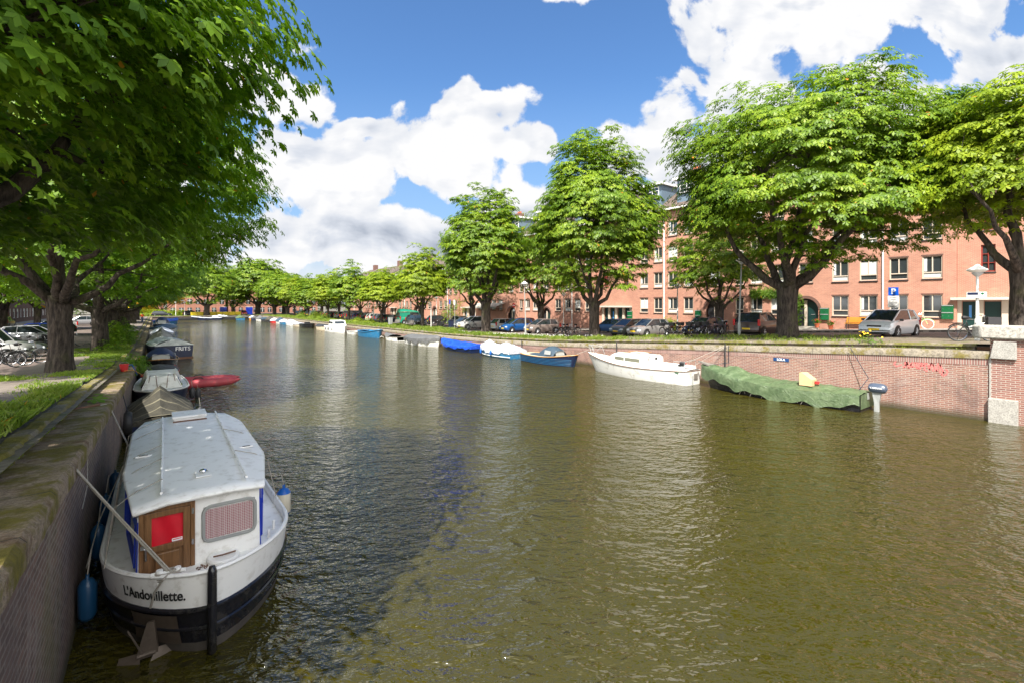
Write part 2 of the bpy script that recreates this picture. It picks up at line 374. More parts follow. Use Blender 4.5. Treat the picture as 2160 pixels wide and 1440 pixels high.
def water_mat():
    m_ = bpy.data.materials.new('canal_water'); m_.use_nodes = True; t = NT(m_.node_tree); b = t.n['Principled BSDF']
    oc = t.add('ShaderNodeNewGeometry').outputs['Position']
    a = R(37)
    p = t.mp(t.mp(oc, rot=(0, 0, a)), scl=(.62, 1.0, 1))
    n1 = t.noise(p, 1.15, 2, .5, .4); n2 = t.noise(t.mp(p, loc=(3, 7, 0), rot=(0, 0, .35)), 3.3, 3, .55, .6); n3 = t.noise(t.mp(p, rot=(0, 0, -.4)), 8.5, 2, .5, .3)
    gust = t.sm(t.noise(oc, .11, 4, .55), .35, .65)
    h = t.m('ADD', t.m('MULTIPLY', n1, .20), t.m('ADD', t.m('MULTIPLY', n2, .17), t.m('MULTIPLY', n3, .085)))
    bn = t.add('ShaderNodeBump', {'Height': h, 'Strength': t.m('ADD', .5, t.m('MULTIPLY', gust, .5)), 'Distance': 1.0})
    c = t.mix(t.noise(oc, .25, 3), (.032, .028, .003, 1), (.050, .042, .005, 1))
    t.l.new(c, b.inputs['Base Color']); t.l.new(bn.outputs[0], b.inputs['Normal'])
    b.inputs['Roughness'].default_value = .075; b.inputs['IOR'].default_value = 1.66; b.inputs['Specular IOR Level'].default_value = .5
    return m_
M['water'] = water_mat()

def leaf_mat(name, c0, c1, c2, trans=.38, tmul=(1.6, 1.9, .6)):
    m_ = bpy.data.materials.new(name); m_.use_nodes = True; t = NT(m_.node_tree); b = t.n['Principled BSDF']; out = t.n['Material Output']
    g = t.add('ShaderNodeNewGeometry'); r = g.outputs['Random Per Island']
    n = t.noise(g.outputs['Position'], .55, 3, .6)
    f = t.m('ADD', t.m('MULTIPLY', r, .45), t.m('MULTIPLY', t.sm(n, .3, .7), .55))
    c = t.ramp(f, [(0, c0), (.5, c1), (1, c2)])
    yl = t.m('GREATER_THAN', r, .9965); c = t.mix(yl, c, (.45, .20, .02, 1))
    t.l.new(c, b.inputs['Base Color']); b.inputs['Roughness'].default_value = .5; b.inputs['Specular IOR Level'].default_value = .35
    tr = t.add('ShaderNodeBsdfTranslucent', {0: t.mix(1.0, c, tmul, 'MULTIPLY')})
    mx = t.add('ShaderNodeMixShader', {0: trans, 1: b.outputs[0], 2: tr.outputs[0]}); t.l.new(mx.outputs[0], out.inputs[0])
    return m_
M['leafR'] = leaf_mat('chestnut_leaf', (.040, .092, .005), (.120, .200, .008), (.27, .345, .016), .24)
M['leafY'] = leaf_mat('young_leaf', (.075, .128, .005), (.185, .255, .010), (.32, .375, .018), .28)
M['leafL'] = leaf_mat('shaded_leaf', (.05, .112, .008), (.12, .215, .012), (.23, .34, .02), .38)
M['leafG'] = leaf_mat('grey_leaf', (.06, .09, .035), (.09, .125, .05), (.14, .17, .07))
M['leafO'] = leaf_mat('golden_leaf', (.35, .19, .01), (.5, .27, .01), (.6, .36, .02), .3, (1, 1, 1))
M['ivy'] = leaf_mat('ivy_leaf', (.06, .13, .01), (.11, .2, .015), (.19, .30, .02))
M['grass'] = leaf_mat('grass_blade', (.10, .17, .018), (.18, .26, .03), (.32, .34, .08), .35)
def bark_mat():
    m_ = bpy.data.materials.new('bark'); m_.use_nodes = True; t = NT(m_.node_tree); b = t.n['Principled BSDF']
    oc = t.add('ShaderNodeNewGeometry').outputs['Position']
    n1 = t.noise(t.mp(oc, scl=(1, 1, .22)), 9, 6, .65); n2 = t.noise(oc, 1.2, 4)
    c = t.ramp(n1, [(.36, (.014, .010, .008)), (.52, (.065, .050, .040)), (.75, (.15, .12, .098))]); c = t.mix(t.m('MULTIPLY', t.sm(n2, .5, .7), .4), c, (.07, .075, .02, 1))
    t.l.new(c, b.inputs['Base Color']); b.inputs['Roughness'].default_value = .95
    bn = t.add('ShaderNodeBump', {'Height': n1, 'Strength': 1.0, 'Distance': .09}); t.l.new(bn.outputs[0], b.inputs['Normal']); return m_
M['bark'] = bark_mat()
def tile_mat():
    m_ = bpy.data.materials.new('roof_tiles'); m_.use_nodes = True; t = NT(m_.node_tree); b = t.n['Principled BSDF']
    oc = t.add('ShaderNodeNewGeometry').outputs['Position']; x = t.add('ShaderNodeSeparateXYZ', {0: oc})
    vec = t.add('ShaderNodeCombineXYZ', {0: x.outputs[1], 1: x.outputs[2]}).outputs[0]
    br = t.add('ShaderNodeTexBrick', {'Vector': vec, 'Color1': (.20, .145, .115, 1), 'Color2': (.13, .095, .08, 1), 'Mortar': (.03, .025, .02, 1), 'Scale': 1., 'Mortar Size': .03, 'Mortar Smooth': .8, 'Bias': 0., 'Brick Width': .26, 'Row Height': .22}); br.offset = 0
    t.l.new(br.outputs[0], b.inputs['Base Color']); b.inputs['Roughness'].default_value = .8
    bn = t.add('ShaderNodeBump', {'Height': br.outputs[1], 'Strength': 1., 'Distance': -.05}); t.l.new(bn.outputs[0], b.inputs['Normal']); return m_
M['tiles'] = tile_mat()
def wood_mat(name, c0, c1):
    m_ = bpy.data.materials.new(name); m_.use_nodes = True; t = NT(m_.node_tree); b = t.n['Principled BSDF']
    oc = t.add('ShaderNodeTexCoord').outputs['Object']
    n = t.noise(t.mp(oc, scl=(8, 8, .7)), 5, 6, .65, .4)
    t.l.new(t.ramp(n, [(.3, c0), (.7, c1)]), b.inputs['Base Color']); b.inputs['Roughness'].default_value = .42; return m_
M['oak'] = wood_mat('oak_door', (.10, .045, .015), (.25, .125, .05))
def gingham():
    m_ = bpy.data.materials.new('gingham_curtain'); m_.use_nodes = True; t = NT(m_.node_tree); b = t.n['Principled BSDF']
    x = t.add('ShaderNodeSeparateXYZ', {0: t.add('ShaderNodeTexCoord').outputs['Object']})
    a = t.m('GREATER_THAN', t.m('FRACT', t.m('MULTIPLY', x.outputs[0], 45)), .45); c = t.m('GREATER_THAN', t.m('FRACT', t.m('MULTIPLY', x.outputs[2], 45)), .45)
    fold = t.m('SINE', t.m('MULTIPLY', x.outputs[0], 60))
    k = t.m('ADD', t.m('MULTIPLY', a, .5), t.m('MULTIPLY', c, .5)); t.l.new(t.mix(k, (.62, .58, .56, 1), (.30, .07, .09, 1)), b.inputs['Base Color']); b.inputs['Roughness'].default_value = .4; b.inputs['Coat Weight'].default_value = .6
    return m_
M['gingham'] = gingham()
def tarp(name, col, light, rough=.4, sc=3.0, stripe=None):
    m_ = bpy.data.materials.new(name); m_.use_nodes = True; t = NT(m_.node_tree); b = t.n['Principled BSDF']
    oc = t.add('ShaderNodeTexCoord').outputs['Object']
    n = t.noise(oc, sc, 6, .65, .6); c = t.mix(t.sm(n, .35, .75), (*col, 1), (*light, 1))
    if stripe:
        x = t.add('ShaderNodeSeparateXYZ', {0: oc}); k = t.m('LESS_THAN', t.m('FRACT', t.m('MULTIPLY', x.outputs[0], 1.9)), .12); c = t.mix(k, c, (*stripe, 1))
    t.l.new(c, b.inputs['Base Color']); b.inputs['Roughness'].default_value = rough
    rg = t.m('ABSOLUTE', t.m('SUBTRACT', t.noise(oc, sc*1.3, 5, .6, 1.0), .5)); bn = t.add('ShaderNodeBump', {'Height': rg, 'Strength': .9, 'Distance': .09}); t.l.new(bn.outputs[0], b.inputs['Normal']); return m_
M['tgreen'] = tarp('green_tarp', (.075, .115, .052), (.145, .195, .10))
M['tblue'] = tarp('blue_tarp', (.008, .05, .42), (.02, .11, .62))
M['twhite'] = tarp('white_tarp', (.50, .53, .60), (.68, .70, .74))
M['tgrey'] = tarp('grey_tarp', (.10, .10, .10), (.15, .15, .15), .6)
M['tblack'] = tarp('black_cover', (.025, .025, .027), (.05, .05, .05), .6)
M['tolive'] = tarp('olive_canvas', (.034, .031, .022), (.058, .052, .036), .8, stripe=(.15, .135, .09))
M['tbeige'] = tarp('beige_canvas', (.30, .29, .25), (.45, .43, .38), .7)
M['tnavy'] = tarp('navy_canvas', (.012, .022, .08), (.02, .035, .12), .6, 1.5)
M['tsteel'] = tarp('slate_blue_canvas', (.035, .06, .085), (.05, .085, .12), .6, 1.5)
M['tplastic'] = tarp('cloudy_plastic', (.5, .54, .52), (.66, .69, .67), .2)
M['deckcream'] = mat('cream_deck', (.62, .52, .38), .5, var=.08)
M['varnish'] = mat('varnished_rail', (.42, .20, .06), .35, var=.2)
CARC = {}
def paint(col, name):
    if name not in CARC: CARC[name] = mat(name, col, .28, spec=.5, coat=.5, metal=.15)
    return CARC[name]

# ---------------------------------------------------------------- ground profile: both quays ramp up to the bridge
PR = [(-60, 2.7), (0, 2.7), (3, 2.6), (6.5, 2.46), (10, 2.27), (17.4, 1.89), (23.8, 1.53), (28.8, 1.28), (36, 1.08), (45, .95), (70, .85), (3000, .8)]
def gz(s):
    for (a, b), (c, d) in zip(PR, PR[1:]):
        if s <= c: return b+(d-b)*(s-a)/(c-a)
    return .8
SB = [-60, -20, -6, 0, 1.5, 3.4, 5, 6.5, 8, 10, 12, 14, 17.4, 20, 23.8, 26, 28.8, 32, 36, 40, 45, 52, 60, 70, 85, 100, 120, 140, 156]
NL, NR_ = -.85, 24.6     # canal faces of the two quay walls
SE = 157.0
def strip(mb, n0, n1, off0, off1=None, s0=-60, s1=156):
    off1 = off0 if off1 is None else off1
    ss = [s0]+[s for s in SB if s0 < s < s1]+[s1]
    for a, b in zip(ss, ss[1:]):
        mb.quad((n0, a, gz(a)+off0), (n1, a, gz(a)+off1), (n1, b, gz(b)+off1), (n0, b, gz(b)+off0))
    return mb
def structure(mb, name, m_, **k):
    o = mb.build(name, m_, **k); o['kind'] = 'structure'; return o
# one ground sheet to the horizon with the canal cut out
mb = MB(); G = .12
nb = [-900, -60, -20, -1.3, 25.1, 60, 200, 900]; sb = [-900]+SB+[SE, 200, 400, 1500]
for a, b in zip(sb, sb[1:]):
    for c, d in zip(nb, nb[1:]):
        if c == -1.3 and a >= -60 and b <= SE: continue
        mb.quad((c, a, gz(a)+G), (d, a, gz(a)+G), (d, b, gz(b)+G), (c, b, gz(b)+G))
structure(mb, 'ground', M['ground'])
mb = MB(); mb.quad((-1.2, -60, 0), (25, -60, 0), (25, SE, 0), (-1.2, SE, 0)); structure(mb, 'canal_water', M['water'])
mb = MB(); mb.quad((-1.2, -60, -2), (25, -60, -2), (25, SE, -2), (-1.2, SE, -2)); structure(mb, 'canal_bed', M['dirt'])
# right bank surfaces
structure(strip(MB(), 25.5, 31.0, .20), 'earth_verge', M['dirt'])
mb = strip(MB(), 31.0, 31.0, .20, .13); strip(mb, 31.0, 40.2, .13); structure(mb, 'road', M['road'])
mb = strip(MB(), 40.2, 40.2, .126, .26); strip(mb, 40.2, 44.6, .26); structure(mb, 'pavement', M['pavement'])
structure(strip(MB(), 40.05, 40.2, .265), 'kerb', M['quoin'])
# left bank surfaces
structure(strip(MB(), -4.6, -1.75, .23), 'earth_verge', M['path'])
mb = strip(MB(), -13.5, -4.6, .16); structure(mb, 'road', M['road'])
mb = strip(MB(), -13.5, -13.5, .16, .28); strip(mb, -19.6, -13.5, .28); structure(mb, 'pavement', M['pavement'])
mb = MB(); mb.quad((-60, 163, .935), (60, 163, .935), (60, 171, .935), (-60, 171, .935)); structure(mb, 'road', M['road'])

def lathe_noise(x, y, z, k=1.0):
    return (math.sin(x*3.1*k+y*1.7)+math.sin(y*4.3*k+z*2.1)+math.sin(z*3.7*k+x*2.9))/3
# right quay wall
t = thing('quay_wall', 'sunlit red brick canal wall with graffiti below the parked cars', 'canal wall')
mb = MB(); ss = [3.4]+[s for s in SB if s > 3.4]
for a, b in zip(ss, ss[1:]): mb.quad((NR_, a, -1), (NR_, a, gz(a)-.52), (NR_, b, gz(b)-.52), (NR_, b, -1))
mb.build('brickwork', M['quay'], t)
mb = MB()
for a, b in zip(ss, ss[1:]): mb.quad((NR_-.01, a, gz(a)-.52), (NR_-.01, a, gz(a)-.28), (NR_-.01, b, gz(b)-.28), (NR_-.01, b, gz(b)-.52))
mb.build('soldier_course', M['quaysol'], t)
def coping(name, n0, n1, top, th, s0, s1, m_, parent, jit=.0, step=.6, sd=1):
    rr = random.Random(sd); mb = MB(); L = []
    s = s0
    while s < s1:
        L.append(s); s += step if s < 60 else 6
    L.append(s1)
    P = []
    for s in L:
        z = gz(s)+top+rr.uniform(-jit, jit); e = rr.uniform(-jit, jit)
        P.append([(n0+e, s, z-th), (n0-.0+e, s, z-.05), (n0+.04*(1 if n1 > n0 else -1)+e, s, z), (n1, s, z+rr.uniform(-jit, jit)*.5), (n1, s, z-th)])
    i0 = len(mb.v)
    for p in P: mb.v += p
    k = len(P[0])
    for i in range(len(P)-1):
        for j in range(k):
            a = i0+i*k+j; b = i0+i*k+(j+1) % k; mb.face((a, b, b+k, a+k))
    mb.face(tuple(i0+j for j in range(k)))
    return mb.build(name, m_, parent, smooth=True, sharp=40)
coping('coping', NR_-.05, NR_+.62, 0, .28, 3.4, 156, M['coping'], t, .004)
coping('rough_ledge', NR_+.62, NR_+.95, .215, .5, 3.9, 156, M['ledge'], t, .02, .35, 3)
# left quay wall
t = thing('quay_wall', 'dark shaded old canal wall with mossy stone top beside the houseboat', 'canal wall')
mb = MB(); ss = [-10]+[s for s in SB if s > -6]
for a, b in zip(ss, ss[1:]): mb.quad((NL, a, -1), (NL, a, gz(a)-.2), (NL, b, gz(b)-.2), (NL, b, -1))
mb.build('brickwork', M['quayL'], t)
coping('coping', NL+.05, NL-.55, 0, .24, -10, 156, M['copingL'], t, .010, .22, 5)
coping('mossy_kerb', NL-.55, NL-.78, .17, .5, -10, 156, M['kerbmoss'], t, .025, .25, 6)
# quay at the far end
t = thing('quay_wall', 'low brown wall closing the far end of the canal', 'canal wall')
MB().box((12, SE+.25, .3), (26.6, .5, 1.24)).build('brickwork', M['quayE'], t)
MB().box((12, SE+.3, 1.0), (26.8, .9, .16)).build('coping', M['coping'], t)

# bridge pier with pale stone blocks and parapet slab
t = thing('bridge_pier', 'brick bridge pier with pale stone blocks and a grey parapet slab', 'bridge pier')
mb = MB(); mb.box((26.3, -8.3, .95), (3.5, 23.4, 3.98)); mb.build('brickwork', M['quayX'], t)
mb = MB(); mb.prism([(24.42, 3.4, 2.34), (24.42, 2.72, 2.34), (24.42, 2.72, 2.96), (24.42, 3.30, 2.96)], (.6, 0, 0)); mb.build('upper_quoin', M['quoin'], t, bevel=.015)
mb = MB(); mb.box((24.7, 3.06, .33), (.58, .76, 1.1)); mb.build('lower_quoin', M['quoin'], t, bevel=.015)
MB().box((24.58, 3.4, 1.6), (.08, .05, 1.5)).build('lead_joint', M['quoin'], t)
mb = MB(); prof = [(24.35+.95*k/8, 3.65+.28*math.sin(math.pi*k/8)) for k in range(9)]
mb.prism([(x, y, 3.04) for x, y in prof]+[(25.3, -12, 3.04), (24.35, -12, 3.04)], (0, 0, .48)); mb.build('parapet', M['parapet'], t, bevel=.06, smooth=True)
MB().box((24.95, -4.4, 3.0), (.9, 15.6, .09)).build('course', M['quayX'], t)
# bridge deck behind the camera
t = thing('bridge', 'brick canal bridge the view is taken from', 'bridge')
MB().box((12, -7.6, 2.35), (27, 12, .6)).build('deck', M['parapet'], t)

# ---------------------------------------------------------------- trees
def leaves(C, Fd, Nn, L, nl, rs, wid=.225, droop=.30):
    N = len(C)
    Fd = Fd - Nn*np.sum(Fd*Nn, 1, keepdims=True); Fd /= np.linalg.norm(Fd, axis=1, keepdims=True)+1e-9
    Sd = np.cross(Nn, Fd)
    V = np.zeros((N, nl, 4, 3), np.float32)
    A = np.linspace(-115, 115, nl) if nl > 3 else np.linspace(-60, 60, nl)
    for k, a in enumerate(A):
        a = math.radians(a); d = Fd*math.cos(a)+Sd*math.sin(a); q = -Fd*math.sin(a)+Sd*math.cos(a)
        lk = (1-.42*abs(a)/2.0)*L[:, None]
        dr = droop*(.6+.8*rs.random((N, 1)))
        V[:, k, 0] = C
        V[:, k, 1] = C+d*lk*.68+q*lk*wid-Nn*lk*dr*.3
        V[:, k, 2] = C+d*lk-Nn*lk*dr
        V[:, k, 3] = C+d*lk*.68-q*lk*wid-Nn*lk*dr*.3
    V = V.reshape(-1, 3); F = np.arange(len(V)).reshape(-1, 4)
    return V, F
def unit(a): return a/(np.linalg.norm(a, axis=-1, keepdims=True)+1e-9)
def crown_pads(rs, c, rad, npads, lob=.16, flat=-.45, inner=.5, top=0, cone=0):
    P = []; ph = rs.random(6)*6.28
    while len(P) < npads:
        d = unit(rs.normal(size=3)); 
        if d[2] < flat and rs.random() > .15: continue
        az = math.atan2(d[1], d[0])
        k = 1+lob*(math.sin(3*az+ph[0]+2*d[2])+.7*math.sin(5*az+ph[1]-4*d[2])+.6*math.sin(7*d[2]+ph[2]))*.6
        r = k*(inner+(1-inner)*rs.random()**.45)
        if d[2] > .75: r *= 1+top*rs.random()
        zz = d[2]*rad[2]*r; r *= 1-cone*max(0, d[2])
        if d[2] < 0: zz *= .75
        P.append((c[0]+d[0]*rad[0]*r, c[1]+d[1]*rad[1]*r, c[2]+zz))
    return np.array(P)
def crown_mesh(seed, c, rad, npads, per, leafL, nl=5, padr=1.1, **kw):
    rs = np.random.default_rng(seed); P = crown_pads(rs, c, rad, npads, **kw); N = npads*per
    pi = np.repeat(np.arange(npads), per); R_ = padr*(.6+.75*rs.random(npads)**1.5)[pi]
    a = rs.random(N)*2*math.pi; r = np.sqrt(rs.random(N))*R_
    off = np.stack([np.cos(a)*r, np.sin(a)*r, -.36*(r/R_)**2*R_*.9+rs.normal(size=N)*.05*R_-.30*(rs.random(N)**4)*R_], 1)
    out = unit(P-np.array(c)*np.array([1, 1, 1])+np.array([0, 0, .01]))
    out[:, 2] *= .35
    C = P[pi]+off
    rd = np.stack([np.cos(a), np.sin(a), np.zeros(N)], 1)
    Nn = unit(np.array([0, 0, 1.0])+rd*.6*(r/R_)[:, None]+out[pi]*.7+rs.normal(size=(N, 3))*.17)
    Fd = rd+out[pi]*.8+rs.normal(size=(N, 3))*.35+np.array([0, 0, -.12])
    L = leafL*(.7+.55*rs.random(N))
    V, F = leaves(C, Fd, Nn, L, nl, rs)
    return V, F, P
def limb_path(a, b, rs, sag=.12, n=6):
    a, b = np.array(a, float), np.array(b, float); L = np.linalg.norm(b-a); pts = []
    side = rs.normal(size=3)*L*.06
    for k in range(n+1):
        t_ = k/n; p = a+(b-a)*t_; p[2] = a[2]+(b[2]-a[2])*(t_**1.25 if sag > 0 else t_**.8)
        pts.append(tuple(p+side*math.sin(math.pi*t_)+rs.normal(size=3)*L*.012*(0 < k < n)))
    return pts
def trunk_mesh(seed, r0, fork, c, rad, P, nl=6, lean=(0, 0), twigs=30, spread=.75):
    rs = np.random.default_rng(seed+50); mb = MB(); n = 14
    i0 = len(mb.v); hs = [-.1, .12, .4, .9, 1.5, fork*.7, fork*.9, fork]
    for h in hs:
        fl = 1+.30*math.exp(-max(h, 0)*4)+(.22 if h >= fork*.98 else .08 if h > fork*.85 else 0)
        for j in range(n):
            a = 2*math.pi*j/n; rr = r0*fl*(1+.07*math.sin(3*a+seed)+.06*math.sin(5*a+h*1.7+seed)+.05*rs.normal())
            mb.v.append((math.cos(a)*rr+lean[0]*h, math.sin(a)*rr+lean[1]*h, h))
    for k in range(len(hs)-1):
        for j in range(n):
            a = i0+k*n+j; b = i0+k*n+(j+1) % n; mb.face((a, b, b+n, a+n))
    mb.face(tuple(i0+(len(hs)-1)*n+j for j in range(n)))
    top = np.array([lean[0]*fork, lean[1]*fork, fork-.25])
    mids = []
    a0 = rs.random()*6.28
    for k in range(nl):
        a = a0+k*6.283/nl+rs.normal()*.2
        if k == 0: e = (c[0]+.1*rad[0], c[1], c[2]+.55*rad[2])
        else:
            q = spread*(.75+.35*rs.random()); e = (c[0]+math.cos(a)*rad[0]*q, c[1]+math.sin(a)*rad[1]*q, c[2]+rad[2]*(-.35+.75*rs.random()))
        st = top+np.array([math.cos(a), math.sin(a), 0])*r0*.45*(k > 0)
        p = limb_path(st, e, rs, n=8); R0 = r0*(.52 if k else .6)
        mb.tube(p, [R0*(1-.86*(i/8)**.8) for i in range(9)], 9)
        mids += [(np.array(p[i]), R0*(1-.86*(i/8)**.8)) for i in (3, 4, 5, 6, 7)]
    idx = rs.permutation(len(P))[:twigs]
    for i in idx:
        q = P[i]; d = [np.linalg.norm(m_[0]-q)+.8*max(0, m_[0][2]-q[2]) for m_ in mids]; m_ = mids[int(np.argmin(d))]
        p = limb_path(m_[0], q, rs, n=4); r_ = min(m_[1]*.7, .05+.018*np.linalg.norm(m_[0]-q)); mb.tube(p, [r_*(1-.8*k/4) for k in range(5)], 5)
    return mb
def tree(label, loc, H, rad, cz, r0, fork, seed, npads, per, leafL, leafmat='leafR', nl=5, group=None, cat='tree', cx=(0, 0), padr=1.1, rz=0, nlimb=6, twigs=30, spread=.75, name='chestnut_tree', lean=(0, 0), extra=None, **kw):
    t = thing(name, label, cat, loc, rz, group)
    c = (cx[0], cx[1], cz); V, F, P = crown_mesh(seed, c, rad, npads, per, leafL, nl, padr, **kw)
    if extra:
        for q, ex in enumerate(extra):
            V2, F2, P2 = crown_mesh(seed+7+q, ex[0], ex[1], ex[2], per, leafL, nl, padr, inner=.6, flat=-.9); F = np.concatenate([F, F2+len(V)]); V = np.concatenate([V, V2]); P = np.concatenate([P, P2])
    trunk_mesh(seed, r0, fork, c, rad, P, nlimb, lean, twigs, spread).build('trunk', M['bark'], t, smooth=True, sharp=0)
    np_mesh('crown', V, F, M[leafmat], t)
    return t
gR, gL = 'chestnut trees along the sunny quay', 'chestnut trees along the shaded quay'
Z = lambda s: gz(s)+.18
# near-left tree hanging over the houseboat, then the row behind it
tree('huge chestnut overhanging the houseboat, its trunk hidden behind its drooping boughs', (-3.0, 9.2, Z(9.2)), 13, (4.7, 5.6, 5.2), 6.0, .42, 2.9, 11, 950, 44, .15, 'leafL', 7, gL, padr=1.0, cone=.5, twigs=120, inner=.62, flat=-.75, nlimb=9, spread=.6, cx=(-.55, -.5), extra=[((-3.2, -1.5, 5.8), (3.2, 4.2, 2.2), 130)])
tree('chestnut with thick furrowed trunk beside the red bucket and white van', (-3.0, 25.4, Z(25.4)), 14, (6.4, 6.8, 5.4), 7.4, .37, 3.0, 12, 800, 30, .23, 'leafL', 5, gL, padr=1.1, twigs=60, flat=-.6, nlimb=7, inner=.6)
tL2 = tree('chestnut with leafy sprouts at its foot next to the slatted bench', (-3.0, 41.4, Z(41.4)), 13, (6.0, 7.0, 5.6), 7.0, .42, 2.9, 13, 520, 28, .27, 'leafL', 5, gL, padr=1.2, twigs=30, flat=-.6)
for s, l, k in ((54.5, 'grey flared chestnut trunk just behind the one by the slatted bench', 1.0), (66, 'chestnut above the dark green bush on the shaded quay', .9), (80, 'slender chestnut beyond the dark green bush', .95), (104, 'chestnut beside the walker in the orange jacket', 1.05), (125, 'farthest chestnut on the shaded quay, past the walker', 1.0)):
    dup(tL2, (-3.2, s, Z(s)), s*1.3, l, gL, scl=k)
# right row
tB = tree('largest round chestnut, thick trunk behind the LOLA plate on the wall', (30, 12.7, Z(12.7)), 17, (7.1, 7.3, 5.9), 8.6, .54, 3.2, 21, 1250, 38, .235, 'leafR', 5, gR, padr=1.05, twigs=70, nlimb=8, top=.16, lob=.2, cx=(.3, -.9))
tC = tree('tall oval chestnut by the two grey hatchbacks above the white yacht', (30, 28.3, Z(28.3)), 17, (5.3, 5.3, 6.9), 9.2, .42, 3.0, 22, 880, 34, .26, 'leafR', 5, gR, padr=1.1, twigs=40, top=.22, cone=.12, lob=.2)
tD = tree('chestnut with forked trunk between the white jeep and the blue car', (30, 45, Z(45)), 16.5, (4.5, 4.5, 6.4), 9.2, .50, 3.4, 23, 620, 30, .29, 'leafR', 5, gR, padr=1.1, twigs=30, top=.1)
tA = tree('chestnut behind the bridge parapet at the end of the sunny quay', (30.2, 3.2, Z(3)), 15, (3.9, 3.7, 3.9), 7.6, .40, 3.2, 24, 440, 36, .24, 'leafY', 5, gR, padr=1.0, twigs=50, lob=.2, spread=.95)
tE = tree('small chestnut beside the parked scooter and the two benches', (30, 61, Z(61)), 10.5, (3.3, 3.4, 4.1), 6.3, .22, 2.7, 25, 300, 26, .29, 'leafY', 5, gR, padr=1.0, twigs=14, top=.3)
tE2 = None
for i, (s, k, l) in enumerate(((77, .98, 'small chestnut in front of the tall green van'), (93, .95, 'slim chestnut next to the leaning white pole'), (108, 1.0, 'small chestnut opposite the white cabin cruiser, past the leaning pole'), (123, 1.05, 'chestnut above the small boats where the sunny quay runs out, before the last one'), (138, 1.1, 'last small chestnut on the sunny quay before the far end'))):
    if i == 1: tE2 = tree(l, (30, s, Z(s)), 10.5, (3.1, 3.7, 4.0), 6.2, .2, 2.6, 26, 270, 24, .31, 'leafR', 5, gR, padr=1.05, twigs=12, top=.35, lob=.3); continue
    dup(tE2 if i in (3,) else tE, (30+.3*math.sin(s), s, Z(s)), s, l, gR, scl=(k*(1+.12*math.sin(s)), k, k*(1+.16*math.sin(s*3))))
# second row by the houses
g2 = 'smaller trees in front of the brick houses'
tF = tree('young chestnut with low spreading limbs before the left arched doorway', (38.6, 21.9, Z(21.9)), 9, (3.6, 4.0, 3.6), 5.7, .28, 2.5, 31, 250, 26, .24, 'leafR', 5, g2, padr=1.0, twigs=20, spread=.9)
for s, n, k, l in ((43, 36.5, 1.25, 'dark tree behind the tall oval chestnut, over the parked bikes'), (59, 37, 1.25, 'tree standing behind the forked chestnut in front of the awning'), (76, 37, 1.1, 'broad low tree behind the green bushes by the houses'), (90, 36, 1.1, 'tree by the houses behind the tall green van'), (104, 36, 1.1, 'tree by the houses behind the row of dark cars'), (119, 36, 1.15, 'tree by the houses over the far dark cars'), (134, 36, 1.2, 'farthest tree in the row by the brick houses')):
    dup(tF, (n, s, Z(s)), s*2, l, g2, scl=k)
# left inner row
for s, n, k, l in ((47, -11.5, 1.15, 'leaning tree with pale bark on the street behind the white van'), (64, -11.5, 1.2, 'street tree behind the blue hatchback on the shaded side'), (84, -12, 1.2, 'street tree behind the green awning'), (108, -12, 1.3, 'farthest street tree on the shaded side')):
    dup(tF, (n, s, Z(s)), s*2.7, l, 'street trees on the shaded side', scl=k)
# far trees
g3 = 'trees closing the far end of the canal'
tG = tree('round chestnut with dark trunk in front of the yellow railing', (11.5, 160.2, .93), 13.5, (7.6, 6, 6.2), 8.9, .65, 3.2, 41, 420, 22, .55, 'leafR', 5, g3, padr=1.6, twigs=14)
for (n, s, k, l) in ((26.6, 174, 1.2, 'tallest rounded tree behind the grey barge'), (29.5, 163, .85, 'second tree from the tallest one at the far end'), (31, 152, .8, 'third tree from the tallest one, above the green dinghy'), (20, 178, .75, 'low tree behind the right end of the yellow railing'), (-4, 176, .95, 'tree on the shaded far corner behind the golden tree'), (36, 182, .95, 'tree behind the far right row of trees'), (40, 168, .8, 'tree rising at the far houses')):
    dup(tG, (n, s, .93), n*.7, l, g3, scl=k)
tree('greyish poplar rising behind the round chestnut at the far end', (20, 215, .9), 22, (7, 6, 9), 12, .5, 5, 42, 150, 20, .7, 'leafG', 4, g3, padr=2.0, twigs=8, name='poplar_tree')
tree('golden orange tree beyond the far end of the canal', (1, 172, .9), 9, (6.5, 4, 3.8), 5.2, .3, 1.6, 43, 130, 22, .5, 'leafO', 4, None, padr=1.4, twigs=8, name='golden_tree')
t = thing('far_woods', None, None); t['kind'] = 'stuff'
rs = np.random.default_rng(5); VV, FF, o_ = [], [], 0
for k in range(26):
    n = -70+k*7.4; V, F, P = crown_mesh(200+k, (n, 190+rs.random()*8+(14 if n > -10 else 0), 6.5), (6, 5, 6.5+rs.random()*2), 70, 16, .8, 3, 2.2)
    VV.append(V); FF.append(F+o_); o_ += len(V)
np_mesh('foliage', np.concatenate(VV), np.concatenate(FF), M['leafR'], t)

